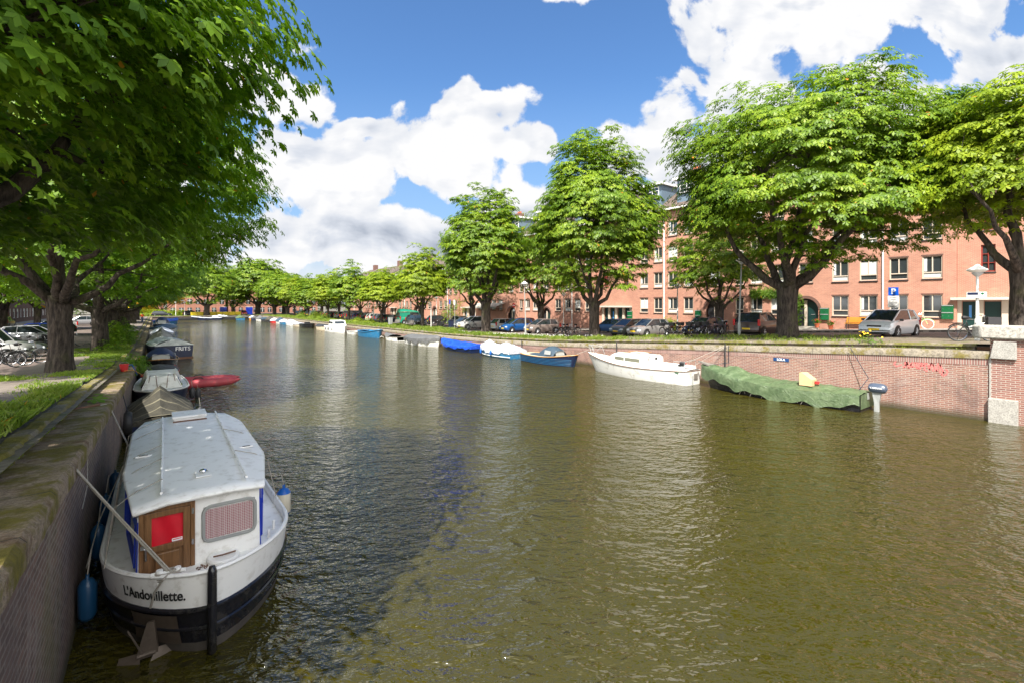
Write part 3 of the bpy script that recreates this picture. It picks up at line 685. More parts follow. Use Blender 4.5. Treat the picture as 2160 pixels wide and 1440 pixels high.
# ---------------------------------------------------------------- houses
def wall_open(x, s0, s1, z0, z1, ops, depth=.14, face=-1):
    mb = MB(); S_ = sorted({s0, s1, *[o[0] for o in ops], *[o[1] for o in ops]}); Z_ = sorted({z0, z1, *[o[2] for o in ops], *[o[3] for o in ops]})
    S_ = [v for v in S_ if s0 <= v <= s1]; Z_ = [v for v in Z_ if z0 <= v <= z1]
    for a, b in zip(S_, S_[1:]):
        for c, d in zip(Z_, Z_[1:]):
            m1, m2 = (a+b)/2, (c+d)/2
            if any(o[0] < m1 < o[1] and o[2] < m2 < o[3] for o in ops): continue
            mb.quad((x, a, c), (x, b, c), (x, b, d), (x, a, d))
    X = x-face*depth
    for a, b, c, d in ops:
        mb.quad((x, a, c), (X, a, c), (X, a, d), (x, a, d)); mb.quad((x, b, c), (X, b, c), (X, b, d), (x, b, d))
        mb.quad((x, a, c), (x, b, c), (X, b, c), (X, a, c)); mb.quad((x, a, d), (x, b, d), (X, b, d), (X, a, d))
    return mb
WPROTO = {}
def window(parent, x, s, z, wd, ht, style='two', frame='cream', curtain=None, face=-1):
    key = (round(wd, 2), round(ht, 2), style, frame, curtain)
    if key in WPROTO:
        o = dup(WPROTO[key], loc=(x, s, z), parent=parent); return o
    f = .07; mb = MB(); W, H = wd, ht; y0, y1 = -W/2, W/2; D_ = .07
    mb.box((0, y0+f/2, H/2), (D_, f, H)); mb.box((0, y1-f/2, H/2), (D_, f, H)); mb.box((0, 0, f/2), (D_, W-2*f, f)); mb.box((0, 0, H-f/2), (D_, W-2*f, f))
    if style == 'two':
        tz = H*.27; mb.box((-.006, 0, tz), (D_, W-2*f, .07)); mb.box((-.004, 0, (tz+.035+H-f)/2), (D_, .06, H-f-tz-.035))
    elif style == 'one': mb.box((-.004, 0, H*.3), (D_, W-2*f, .05))
    elif style == 'grid':
        for k in (.33, .66): mb.box((-.004, 0, H*k), (D_, W-2*f, .04))
        mb.box((-.008, 0, H/2), (D_, .05, H-2*f))
    elif style == 'small':
        mb.box((-.004, 0, H*.68), (D_, W-2*f, .05))
        for k in (-.25, 0, .25): mb.box((-.008, W*k, H*.82), (D_, .03, H*.25))
        mb.box((-.01, 0, H*.83), (D_, W-2*f, .025))
    w_ = mb.build('window', M[frame], parent); w_.location = (x, s, z)
    MB().quad((.03, y0+f, f), (.03, y1-f, f), (.03, y1-f, H-f), (.03, y0+f, H-f)).build('pane', M['glass'], w_, recalc=False)
    MB().box((-.05-.02, 0, -.06), (.20, W+.06, .07)).build('sill', M['dark'], w_)
    if curtain:
        mb = MB()
        if curtain == 'half': mb.box((.022, 0, H*.16), (.004, W-2*f-.02, H*.2))
        elif curtain == 'side': mb.box((.022, y1-f-.1, H*.62), (.004, .16, H*.6)); mb.box((.022, 0, H*.16), (.004, W-2*f-.02, H*.2))
        elif curtain == 'full': mb.box((.022, 0, H*.6), (.004, W-2*f-.02, H*.6))
        mb.build('curtain', M['curtain'], w_)
    WPROTO[key] = w_
    return w_
FACE = 44.0
LV = [3.36, 6.12, 8.9, 11.6]
COLB = [(9.02, 1.1), (10.92, 1.1), (12.78, 1.15), (14.67, 1.15), (17.2, 1.1), (19.5, 1.15), (21.33, 1.1), (22.9, .8), (25.4, 1.1), (28.28, 1.1), (30.14, 1.15), (31.98, 1.1), (33.85, 1.1)]
ARCH = (17.2, 25.4)
def block_B(off, label, first=False, far=False):
    E_ = 10.9 if far else 14.4; RG = 14.2 if far else 18.65
    t = thing('brick_house', label, 'house', group='orange brick houses behind the trees')
    s0, s1 = 7.73+off, 35.54+off; ops = []; wins = []
    for li, z in enumerate(LV[:3] if far else LV):
        for (c, wd) in COLB:
            if li == 0 and c in ARCH: continue
            ht = 1.62; ops.append((c+off-wd/2, c+off+wd/2, z, z+ht)); wins.append((c+off, wd, z, ht, li))
    fz = gz(s0+10)+.55
    for c in ARCH: ops.append((c+off-.95, c+off+.95, fz-.35*(off > 0), fz+2.35))
    wall_open(FACE, s0, s1, .5, E_, ops).build('wall', M['brick'], t)
    MB().box((44.38, s0+.1, E_/2+.3), (.7, .2, E_-.6)).build('side_wall', M['brickb'], t)
    cur = [None, 'half', 'side', None, 'full', 'side']
    for i, (c, wd, z, ht, li) in enumerate(wins):
        window(t, FACE+.10, c, z, wd, ht, 'two', 'cream', cur[(i*7+li*3+int(off)) % 6] if not far else None)
        if li < 2 and not far:
            MB().box((FACE-.0, c, z+ht+.045), (.03, wd+.1, .09)).build('lintel', M['brickdark'], t)
    for c in ARCH:
        c += off; b = fz-.35*(off > 0); e = MB()  # arch surround with brick spandrels filling the corners
        n = 12; r = .95; zc = b+2.35+.35*(off > 0)-r
        for k in range(n):
            a0, a1 = math.pi*k/n, math.pi*(k+1)/n
            P0 = (c+r*math.cos(a0), zc+r*math.sin(a0)); P1 = (c+r*math.cos(a1), zc+r*math.sin(a1)); zt = zc+r
            e.quad((FACE+.003, P0[0], P0[1]), (FACE+.003, P1[0], P1[1]), (FACE+.003, P1[0], zt), (FACE+.003, P0[0], zt))
            e.quad((FACE+.003, P0[0], P0[1]), (FACE+.4, P0[0], P0[1]), (FACE+.4, P1[0], P1[1]), (FACE+.003, P1[0], P1[1]))
        e.build('arch_spandrel', M['brick'], t)
        rg = MB()
        for k in range(n*2):
            a0, a1 = math.pi*k/n/2, math.pi*(k+1)/n/2
            q = lambda r_, a: (FACE-.025, c+r_*math.cos(a), zc+r_*math.sin(a))
            rg.quad(q(r, a0), q(r+.24, a0), q(r+.24, a1), q(r, a1)); rg.quad(q(r, a0), q(r, a1), (FACE+.05, *q(r, a1)[1:]), (FACE+.05, *q(r, a0)[1:]))
        rg.build('arch_ring', M['brickdark'], t)
        MB().box((FACE+.5, c, (b+zc+r)/2), (.05, 1.95, zc+r-b)).build('porch_back', M['dark'], t)
        d = MB().box((FACE+.4, c-.42, b+1.02), (.06, .74, 2.04)).build('door', M['greend'], t, bevel=.01)
        MB().box((FACE+.36, c-.42, b+1.0), (.02, .3, .06)).build('letter_slot', M['chrome'], d)
        MB().box((FACE+.35, c+.12, b+1.1), (.12, .2, 2.2)).build('post', M['cream'], t)
        st = MB()
        for k in range(3): st.box((FACE-.02-.3*k/1.0, c, b-.08-.17*k), (.62, 2.0-.02*k, .166))
        st.build('steps', M['stonew'], t)
    # roof, gutter, ridge
    rf = MB(); rf.quad((43.55, s0, E_+.02), (43.55, s1, E_+.02), (50, s1, RG), (50, s0, RG)); rf.quad((50, s0, RG), (50, s1, RG), (56.4, s1, E_), (56.4, s0, E_))
    r_ = rf.build('roof', M['tiles'], t)
    MB().prism([(44.2, s0+.01, E_-.1), (56, s0+.01, E_-.1), (50, s0+.01, RG-.15)], (0, .2, 0)).build('gable', M['brickb'], t)
    MB().box((56, (s0+s1)/2, E_/2+.2), (.3, s1-s0, E_-.4)).build('rear_wall', M['brick'], t)
    MB().box((43.5, (s0+s1)/2, E_), (.22, s1-s0, .16)).build('gutter', M['white'], t)
    for ds in () if far else (10.9, 18.2, 25.2, 28.9, 33.2):
        d = MB(); D_ = ds+off
        d.box((46.4, D_, 16.3), (3.4, 2.3, 2.5)); o = d.build('dormer', mat('dormer_blue_grey', (.12, .17, .22), .6) if 'dormer_blue_grey' not in bpy.data.materials else bpy.data.materials['dormer_blue_grey'], t)
        MB().box((46.3, D_, 17.66), (4.1, 2.9, .22)).build('dormer_roof', M['white'], o)
        MB().box((46.3, D_, 17.79), (4.0, 2.8, .04)).build('dormer_felt', M['slateroof'], o)
        if not far: window(t, 44.66, D_, 16.1, 1.7, 1.25, 'grid', 'white')
    for cs in (14, 31):
        o = MB().box((50, cs+off, RG+.35), (1.0, 1.3, 1.7)).build('chimney', M['brickdark'], r_)
        if not far:
            p = MB()
            for k in (-.35, 0, .35): p.tube([(50, cs+off+k, 19.8), (50, cs+off+k, 20.2)], .12, 8)
            p.build('chimney_pots', M['terracotta'], o)
    for pc in (11.85, 31.15):
        MB().tube([(FACE-.09, pc+off, 1.0), (FACE-.09, pc+off, E_-.1)], .055, 8).build('drainpipe', M['white'], t, smooth=True)
    return t
def bay(s0, s1, label, zc, doors, zf, winz=LV[1:]):
    X = FACE+.28; far = s0 > 60; E_ = 10.9 if far else 14.4; RG = 14.2 if far else 18.65
    t = thing('brick_house', label, 'house', group='orange brick houses behind the trees')
    ops = [(a, b, zf, zc-.18) for a, b in doors]; ws = []
    n = max(2, int((s1-s0)/2.9))
    for z in winz:
        for k in range(n):
            c = s1-1.5-k*(s1-s0-2.6)/max(1, n-1) if n > 1 else (s0+s1)/2
            ops.append((c-.35, c+.35, z+.35, z+2.15)); ws.append((c, z+.35))
    wall_open(X, s0, s1, .5, E_, ops, .2).build('wall', M['brick'], t)
    for c, z in ws: window(t, X+.12, c, z, .7, 1.8, 'grid', 'darkred')
    for i, (a, b) in enumerate(doors):
        d = MB().box((X+.15, (a+b)/2, (zf+zc-.18)/2), (.06, b-a, zc-.18-zf)).build('door', M['greend'], t)
        if i % 2 == 0: MB().box((X+.11, (a+b)/2, zf+1.25), (.02, .13, .85)).build('glazed_slit', M['bluegl'], d)
        MB().box((X+.11, (a+b)/2, zf+.72), (.03, .32, .06)).build('letter_slot', M['chrome'], d)
    lo, hi = min(a for a, b in doors)-.35, max(b for a, b in doors)+.35
    MB().box((X-.28, (lo+hi)/2, zc), (.75, hi-lo+.3, .17)).build('canopy', M['stonew'], t, bevel=.01)
    pm = MB(); ed = sorted([lo-.0]+[v for p_ in doors for v in p_]+[hi])
    for a, b in zip(ed[::2], ed[1::2]): pm.box((X-.03, (a+b)/2, (zf+zc-.1)/2), (.12, (b-a)*.9, zc-.1-zf))
    pm.build('door_posts', M['cream'], t)
    MB().box((X-.15, (lo+hi)/2, zf-.09), (.5, hi-lo, .18)).build('step', M['stonew'], t)
    r_ = MB().quad((43.75, s0, E_+.02), (43.75, s1, E_+.02), (50, s1, RG), (50, s0, RG)).quad((50, s0, RG), (50, s1, RG), (56.4, s1, E_), (56.4, s0, E_)).build('roof', M['tiles'], t)
    MB().box((43.68, (s0+s1)/2, E_), (.2, s1-s0-.02, .16)).build('gutter', M['white'], t)
    return t
bay(-9, 7.73, 'brick house section with green doors under a long canopy behind the bridge parapet', 4.66, [(6.72, 7.5), (5.62, 6.42), (4.2, 5.0), (3.1, 3.9)], 2.55)
block_B(0, 'long brick house front with two arched doorways behind the largest chestnut')
bay(35.54, 41.2, 'brick house section with four doors under a canopy beside the grey hatchbacks', 4.0, [(36.05, 36.8), (37.15, 37.9), (38.3, 39.05), (39.35, 40.0)], 1.75)
block_B(33.5, 'brick house front with a beige shop awning behind the blue and tan cars', far=False)
bay(69.04, 74.7, 'brick house section behind the scooter and the benches', 3.7, [(69.6, 70.4), (70.9, 71.7), (72.4, 73.2)], 1.3, winz=LV[1:3])
block_B(67.0, 'brick house front behind the tall green van', far=True)
bay(102.54, 108.2, 'brick house section behind the row of dark cars', 3.5, [(103.4, 104.2), (105.4, 106.2)], 1.15, winz=LV[1:2])
block_B(100.5, 'last brick house front before the far end of the canal', far=True)
# red pedestrian-side houses on the shaded bank
for i, (s0, s1, lab, mt) in enumerate(((42, 62, 'pale brick house with white framed windows seen under the boughs beyond the van', 'brick'), (62.2, 86, 'dark brick house with white doors left of the thick chestnut trunk', 'brickdark'), (86.2, 112, 'brick house behind the green awning on the shaded side', 'brick'), (112.2, 150, 'farthest brick house on the shaded side', 'brickdark'))):
    t = thing('brick_house', lab, 'house', group='houses on the shaded side'); ops = []; ws = []; n = int((s1-s0)/2.6)
    for li, z in enumerate((1.9, 4.9, 7.9)):
        for k in range(n):
            c = s0+1.5+k*2.6; wd = 1.5 if (k % 3) else .9; ops.append((c-wd/2, c+wd/2, z, z+1.6)); ws.append((c, wd, z))
    wall_open(-19.5, s0, s1, .5, 11, ops, face=1).build('wall', M[mt], t)
    for c, wd, z in ws:
        if z < 5 or i < 1:
            o = window(t, -19.6, c, z, wd, 1.6, 'small', 'white'); o.rotation_euler = (0, 0, math.pi)
    MB().box((-24, s0+.15, 5.6), (9, .3, 10.8)).build('side_wall', M['brickb'], t)
    MB().box((-24, s1-.15, 5.6), (9, .3, 10.8)).build('side_wall', M['brickb'], t)
    MB().prism([(-18.9, s0, 11), (-29, s0, 11), (-24, s0, 14.2)], (0, s1-s0, 0)).build('roof', M['tiles'], t)
# houses closing the view at the far end
for i, (n0, n1, h, mt, lab) in enumerate(((-16, 2, 8, 'brickb', 'low brick house behind the golden tree at the far end'), (3, 20, 9, 'brickb', 'brick building behind the yellow railing'), (21, 36, 11, 'brickb', 'red building behind the tallest far tree'), (37, 52, 11, 'brickb', 'red building behind the far dark cars'))):
    t = thing('brick_house', lab, 'house', group='houses closing the far end'); mb = MB().box(((n0+n1)/2, 204, h/2+.9), (n1-n0, 8, h)); mb.build('wall', M[mt], t)
    MB().prism([(n0-.3, 199.6, h+.9), (n0-.3, 208.4, h+.9), (n0-.3, 204, h+3.9)], (n1-n0+.6, 0, 0)).build('roof', M['tiles'], t)
    k = n0+1.5
    proto = None
    while k < n1-1:
        for z in (2.2, 5.2):
            if proto is None:
                proto = MB().box((0, 0, 0), (1.3, .08, 1.7)).build('window', M['glass'], t); f_ = MB().box((0, -.045, 0), (.07, .06, 1.7)).box((0, -.047, .3), (1.3, .06, .07)).build('frame', M['white'], proto); proto.location = (k, 199.97, z)
            else: dup(proto, loc=(k, 199.97, z), parent=t)
        k += 2.4
# chimneys and a distant roof above the trees are part of the houses; yellow scaffold net behind the golden tree
t = tag(MB().box((-4, 184, 4.5), (9, 1.5, 7)).build('builders_hoarding', M['yellow']), 'bright yellow hoarding glimpsed behind the golden tree', 'hoarding')

# awning
t = thing('shop_awning', 'beige shop awning stretched over the pavement by the blue car', 'awning', (0, 0, 0))
MB().quad((44, 60.5, 4.5), (44, 68.5, 4.5), (42.2, 68.5, 3.9), (42.2, 60.5, 3.9)).quad((42.2, 60.5, 3.9), (42.2, 68.5, 3.9), (42.2, 68.5, 3.65), (42.2, 60.5, 3.65)).build('cloth', M['tbeige'], t, recalc=False)
MB().tube([(44, 60.5, 3.6), (42.2, 60.5, 3.88)], .03).tube([(44, 68.5, 3.6), (42.2, 68.5, 3.88)], .03).build('awning_arms', M['galv'], t)
t = thing('shop_awning', 'green awning on the shaded side seen beside the thick chestnut trunk', 'awning', (0, 0, 0))
MB().quad((-19.4, 88, 3.9), (-19.4, 96, 3.9), (-17.6, 96, 3.1), (-17.6, 88, 3.1)).quad((-17.6, 88, 3.1), (-17.6, 96, 3.1), (-17.6, 96, 2.6), (-17.6, 88, 2.6)).build('cloth', mat('green_cloth', (.01, .35, .06), .7), t, recalc=False)
MB().tube([(-19.4, 88, 3.0), (-17.6, 88, 3.08)], .03).build('awning_arms', M['galv'], t)

# ---------------------------------------------------------------- street furniture
def lamp(label, n, s, h=4.6, lean=0, sign=None, grp='hooded street lamps', tall=False):
    z = gz(s)+.2; t = thing('street_lamp', label, 'street lamp', (n, s, z), 0, grp)
    MB().tube([(0, 0, 0), (0, 0, .9), (0, 0, .95), (lean*h, 0, h)], [.095, .095, .06, .045], 10).build('post', M['polewhite'] if not tall else M['polegrey'], t, smooth=True)
    mb = MB().lathe([(.03, h), (.10, h+.02), (.34, h+.14), (.36, h+.17), (.33, h+.20), (.12, h+.33), (.05, h+.40), (.0, h+.42)], (lean*h, 0, 0), 18); mb.build('lamp_hood', M['white'], t, smooth=True, sharp=50)
    MB().lathe([(.05, h-.12), (.13, h-.05), (.20, h+.03), (.05, h+.06)], (lean*h, 0, 0), 14).build('lamp_glass', M['headlight'], t, smooth=True)
    return t
L1 = lamp('hooded lamp post beside the bicycle at the bridge corner, carrying a small sign', 28.2, 4.3, 2.85)
sg = MB().box((-.13, 0, 1.95), (.02, .62, .24)).build('sign', M['white'], L1); MB().box((-.142, .12, 2.0), (.006, .34, .11)).build('sign_print', M['navy'], sg); MB().lathe([(0, -.146), (.05, -.146), (.05, -.142)], (0, -.18, 2.0), 12, 'X').build('sign_emblem', M['green'], sg)
lamp('hooded lamp on a white post in front of the left arched doorway', 39.9, 26.8, 4.3)
lamp('grey lamp post leaning between the dark car and the bicycles', 30.9, 16.1, 4.9, .06, tall=True)
MB()
lamp('grey lamp post beside the tan hatchback', 30.4, 38.2, 5.0, -.03, tall=True)
lamp('white hooded lamp above the white jeep', 38, 61, 4.3); lamp('white hooded lamp behind the scooter', 38.5, 73, 4.2)
lamp('white hooded lamp over the tan hatchback by the houses', 40.0, 42.8, 4.2)
lamp('white hooded lamp on the far shore left of its twin', 4.4, 164.5, 3.6, 0); lamp('white hooded lamp on the far shore right of its twin', 6.4, 163, 3.6, 0)
for n, s, h, ln, l in ((30.2, 58.8, 3.4, 0, 'white post beside the parked scooter'), (30.4, 81, 4.6, -.05, 'white pole leaning in front of the dark estate cars')):
    t = thing('white_pole', l, 'pole', (n, s, gz(s)+.2)); MB().tube([(0, 0, 0), (0, ln*h, h)], [.08, .06], 8).build('shaft', M['polewhite'], t, smooth=True); MB().lathe([(.07, 0), (.09, .04), (.0, .16)], (0, ln*h, h), 10).build('cap', M['galv'], t)
# parking sign
t = thing('parking_sign', 'blue and white parking sign above the white hatchback', 'parking sign', (40.4, 10.3, gz(10.3)+.26))
MB().tube([(0, 0, 0), (0, 0, 2.95)], .03, 8).build('post', M['galv'], t)
MB().box((-.05, 0, 2.65), (.015, .56, .56)).build('blue_plate', mat('sign_blue', (.0, .09, .55), .4), t)
MB().box((-.05, 0, 1.95), (.015, .62, .8)).build('white_plate', M['white'], t)
o = text('P', .52, M['foamw'], 'letter', t, .004, 0, .012); o.location = (-.064, 0, 2.64); o.rotation_euler = (R(90), 0, R(-90))
for k, (zz, ww) in enumerate(((2.22, .4), (2.12, .3), (1.86, .44), (1.72, .22), (1.62, .36))): MB().box((-.06, .0, zz), (.004, ww, .035)).build('sign_line', M['blacktext'], t)
def small_sign(name, label, n, s, h, plate, colr, bar=False, txt=None):
    t = thing(name, label, 'road sign', (n, s, gz(s)+.2)); MB().tube([(0, 0, 0), (0, 0, h)], .03, 8).build('post', M['galv'], t)
    if plate == 'disc':
        MB().lathe([(0, -.02), (.3, -.02), (.3, .02), (0, .02)], (-.05, 0, h-.3), 20, 'X').build('disc', M[colr], t); MB().box((-.08, 0, h-.3), (.012, .42, .1)).build('bar', M['foamw'], t); MB().box((-.05, 0, h-.95), (.02, .4, .3)).build('sub_plate', M['white'], t)
    else:
        MB().box((-.05, 0, h-.3), (.02, .34, .6)).build('plate', M[colr], t)
        if txt: o = text(txt, .36, M['foamw'], 'letter', t); o.location = (-.065, 0, h-.3); o.rotation_euler = (R(90), 0, R(-90))
    return t
small_sign('no_entry_sign', 'round red no entry sign with a white bar by the far houses', 38, 50.2, 3.3, 'disc', 'petalr')
small_sign('parking_sign', 'small blue sign reading P beside the white drainpipe beyond the blue car', 38, 56.8, 2.9, 'rect', 'blue', txt='P')
small_sign('street_sign', 'narrow blue sign post left of the dark litter bin', 30.8, 54.6, 3.8, 'rect', 'blue')
small_sign('street_sign', 'narrow white sign post beside the dark litter bin', 30.0, 52.0, 3.7, 'rect', 'white')
t = thing('litter_bin', 'dark blue litter bin between the white jeep and the small chestnut', 'litter bin', (30.6, 54.0, gz(54)+.2)); MB().box((0, 0, .55), (.5, .5, 1.1)).build('bin_body', M['navy'], t, bevel=.04); MB().box((0, 0, 1.14), (.56, .56, .08)).build('lid', M['dark'], t, bevel=.02)
t = thing('litter_bin', 'grey litter bin at the left end of the two benches', 'litter bin', (29.4, 71, gz(70)+.2)); MB().box((0, 0, .6), (.55, .55, 1.2)).build('bin_body', M['galv'], t, bevel=.04); MB().box((0, 0, 1.24), (.6, .6, .08)).build('lid', M['dark'], t, bevel=.02)
def bench(label, n, s, z, rz, m_='greywood', L=1.9, grp='slatted park benches'):
    t = thing('park_bench', label, 'bench', (n, s, z), rz, grp)
    a = MB(); b = MB()
    for k in range(5): a.box((0, -.2+k*.1, .45), (L, .075, .035))
    for k in range(5): b.box((0, .27+k*.028, .55+k*.085), (L, .03, .07))
    a.build('seat', M[m_], t); b.build('backrest', M[m_], t)
    for x in (-L*.4, L*.4): MB().tube([(x, -.2, 0), (x, -.18, .43), (x, .22, .43), (x, .40, .98)], .022, 6).tube([(x, .25, 0), (x, .2, .43)], .022, 6).build('leg', M['dark'], t)
    return t
bench('right one of two benches facing the canal near the scooter', 28.8, 63, gz(63)+.2, R(-90)); bench('left one of two benches facing the canal, next to the grey bin', 28.8, 67.6, gz(67)+.2, R(-90))
bench('slatted bench at the foot of the sprouting chestnut on the shaded quay', -4.2, 44.5, gz(44.5)+.23, R(150))
bench('varnished orange bench against the brick wall behind the white hatchback', 43.45, 13.4, gz(13.4)+.26, R(-90), 'orangew', 1.5, None)
# letterboxes on the wall
for s, z, l in ((8.18, 3.25, 'green four-door letterbox on the wall beside the canopy'), (15.75, 3.0, 'green letterbox stack right of the right arched doorway'), (27.1, 2.7, 'green letterbox right of the hooded lamp before the left arch'), (35.75, 2.5, 'green letterbox at the edge of the four-door entrance')):
    t = thing('letterbox', l, 'letterbox', (FACE-.11, s, z), 0, 'green letterboxes on the brick fronts'); MB().box((0, 0, .5), (.18, .62, .98)).build('box', M['green'], t, bevel=.01)
    for zz in (.46, .95): MB().box((-.10, 0, zz), (.03, .6, .06)).build('flap', M['galv'], t)
    for zz in (.22, .72):
        for y in (-.08, .22): MB().box((-.095, y, zz), (.012, .035, .035)).build('lock', M['chrome'], t)
# flower pots
def pot(label, n, s, z, pet, cat='flower pot'):
    t = thing('flower_pot', label, cat, (n, s, z)); MB().lathe([(0, 0), (.13, 0), (.18, .3), (.2, .3), (.2, .34), (.15, .34), (0, .3)], n=14).build('pot', M['terracotta'], t, smooth=True)
    rs = np.random.default_rng(int(s*10)); C = rs.normal(size=(90, 3))*(.12, .12, .09)+(0, 0, .5); N = unit(rs.normal(size=(90, 3))+(0, 0, 1)); V, F = leaves(C, rs.normal(size=(90, 3)), N, .08+.05*rs.random(90), 3, rs); np_mesh('foliage', V, F, M['ivy'], t)
    C = rs.normal(size=(25, 3))*(.13, .13, .07)+(0, 0, .62); V, F = leaves(C, rs.normal(size=(25, 3)), N[:25], .05+.02*rs.random(25), 5, rs, .4); np_mesh('petals', V, F, M[pet], t)
pot('terracotta pot of red flowers at the left end of the orange bench', 43.3, 15.1, gz(15)+.26, 'petalr'); pot('terracotta pot on the steps of the right arched doorway', 43.6, 16.2, gz(16)+.42, 'petalr')
pot('planter of white flowers at the right end of the orange bench', 43.4, 12.2, gz(12)+.5, 'petalw')

def bush(name, label, cat, c, rad, n, leafL, m_, nl=4, group=None, kind=None, stem=True, seed=1):
    rs = np.random.default_rng(seed); t = thing(name, label, cat, c, 0, group)
    if kind: t['kind'] = kind
    d = unit(rs.normal(size=(n, 3))); d[:, 2] = np.abs(d[:, 2]); r = .45+.6*rs.random((n, 1))**.5; r *= 1+.25*np.sin(d[:, :1]*9+d[:, 1:2]*7)
    C = d*r*np.array(rad); Nn = unit(d+np.array([0, 0, .6])+rs.normal(size=(n, 3))*.4); V, F = leaves(C, d+rs.normal(size=(n, 3))*.4, Nn, leafL*(.6+.8*rs.random(n)), nl, rs); np_mesh('foliage', V, F, M[m_], t)
    if stem:
        mb = MB()
        for k in range(7): q = C[rs.integers(n)]*.8; mb.tube([(q[0]*.15, q[1]*.15, 0), (q[0]*.5, q[1]*.5, q[2]*.6), tuple(q)], [.03, .02, .01], 5)
        mb.build('stems', M['bark'], t)
    return t
bush('shrub', 'dark green shrub growing at the quay edge past the sprouting chestnut', 'shrub', (-2.3, 50, gz(50)+.2), (1.0, 2.3, 1.7), 1500, .16, 'leafL', seed=2)
bush('creeper', 'leafy creeper hanging over the wall by the navy canopied boat', 'creeper', (-1.0, 31.5, gz(31)-.4), (.65, 1.6, .8), 1200, .12, 'ivy', seed=3)
bush('shrub', 'leafy sprouts around the foot of the chestnut by the slatted bench', 'shrub', (-2.5, 40.9, gz(41)+.2), (.8, .9, .7), 500, .12, 'leafL', seed=4)
for i, (n, s, rx, h, l) in enumerate(((40.5, 71, 2.6, 4.6, 'tall loose hedge of bushes behind the scooter'), (42.5, 29.5, .9, 1.3, 'small pale bush on the pavement behind the navy car'), (41, 92, 2.2, 3.0, 'bright green bush in front of the houses behind the green van'), (28.6, 84, 1.0, .9, 'clump of weeds under the slim chestnut by the leaning pole'), (28.4, 105, 1.3, 1.5, 'round green bush on the quay above the black sloop'), (28.6, 113, 1.2, 1.6, 'second round green bush farther along above the small boats'), (28.3, 123, 1.2, 1.7, 'pale bush on the quay where the shore bends'), (28.9, 78.4, 1.0, .9, 'clump of weeds around the foot of the chestnut by the green van'))):
    bush('shrub', l, 'shrub', (n, s, gz(s)+.15), (rx, rx*1.2, h), 900, .14 if n < 40 else .2, 'leafY' if i % 2 else 'leafR', seed=20+i)
# ivy on the facade between the arches
rs = np.random.default_rng(9); C = []
for k in range(2600):
    a = rs.random(); 
    if a < .62: C.append((FACE-.12-.16*rs.random(), 18.2+rs.normal()*.30, 2.3+rs.random()*3.0))
    else: C.append((FACE-.12-.2*rs.random(), 18.4+rs.random()*3.4, 5.3+rs.normal()*.22-.02*rs.random()))
C = np.array(C); V, F = leaves(C, rs.normal(size=C.shape)+(0, 0, -.6), unit(rs.normal(size=C.shape)*.5+(-1, 0, .5)), .11+.08*rs.random(len(C)), 4, rs)
t = thing('wall_creeper', 'bright green creeper climbing the brick front beside the right arch', 'creeper'); np_mesh('foliage', V, F, M['ivy'], t); MB().tube([(FACE-.06, 18.2, 2.2), (FACE-.06, 18.25, 4), (FACE-.06, 18.6, 5.3), (FACE-.06, 21, 5.4)], [.04, .035, .025, .015], 6).build('stem', M['bark'], t)

# ---------------------------------------------------------------- grass
def grass(nm, areas, n, seed, h=(.05, .16), kind='stuff', m_='grass'):
    rs = np.random.default_rng(seed); A = np.array([(a[1]-a[0])*(a[3]-a[2])*a[4] for a in areas]); idx = rs.choice(len(areas), n, p=A/A.sum())
    ar = np.array(areas)[idx]; x = ar[:, 0]+(ar[:, 1]-ar[:, 0])*rs.random(n); y = ar[:, 2]+(ar[:, 3]-ar[:, 2])*rs.random(n)
    k = np.sin(x*2.3+y*1.1)+np.sin(y*2.9-x*1.7)+np.sin(y*.9+x*3.1)*.8; keep = (k+rs.normal(size=n)*.8) > -.2
    x, y, ar = x[keep], y[keep], ar[keep]; n = len(x); z = np.interp(y, [p[0] for p in PR], [p[1] for p in PR])+ar[:, 5]
    hh = (h[0]+(h[1]-h[0])*rs.random(n))*(.5+.5*np.clip(k[keep]*.5+.6, .2, 1.4))*ar[:, 6]; a = rs.random(n)*6.28; wd = .006+.004*rs.random(n)+.00025*np.maximum(y, x*.7)
    dx, dy = np.cos(a), np.sin(a); ln = rs.normal(size=(n, 2))*.45*hh[:, None]
    B = np.stack([x, y, z], 1); V = np.zeros((n, 4, 3)); S_ = np.stack([dx*wd, dy*wd, np.zeros(n)], 1)
    V[:, 0] = B-S_; V[:, 1] = B+S_; mid = B+np.stack([ln[:, 0]*.4, ln[:, 1]*.4, hh*.6], 1); V[:, 2] = mid+S_*.8; tip = B+np.stack([ln[:, 0], ln[:, 1], hh], 1); V[:, 3] = tip
    V = V.reshape(-1, 3); F = np.arange(len(V)).reshape(-1, 4); o = np_mesh(nm, V, F, M[m_]); o['kind'] = kind; return o
# n0,n1,s0,s1,density,z offset,height factor
grass('grass', [(-2.35, -1.62, 3, 16, 3.0, .22, 1.3), (-2.2, -1.62, 16, 32, 1.1, .22, .8), (-3.0, -2.3, 6, 32, .3, .22, .6), (-4.5, -1.62, 21.5, 24.2, .8, .23, .8), (-5, -1.4, 37, 44, .8, .22, 1.0), (-3.0, -1.6, 32, 70, .6, .22, 1.1), (-1.63, -1.38, 4, 40, .25, .0, .5)], 70000, 1)
grass('grass', [(25.4, 28.0, 8, 24, .45, .2, .9), (25.2, 27.6, 22, 50, 1.6, .2, 1.5), (25.3, 30.8, 50, 75, .7, .2, 1.5), (25.2, 30.8, 75, 150, .35, .2, 1.8), (28.8, 30.9, 9, 24, .7, .2, 1.3), (24.75, 25.2, 4, 60, .35, .02, .5)], 60000, 2, (.08, .2))
grass('grass', [(-8, 28, 160.5, 161.9, 1, .1, 1.0)], 5000, 4, (.1, .3))
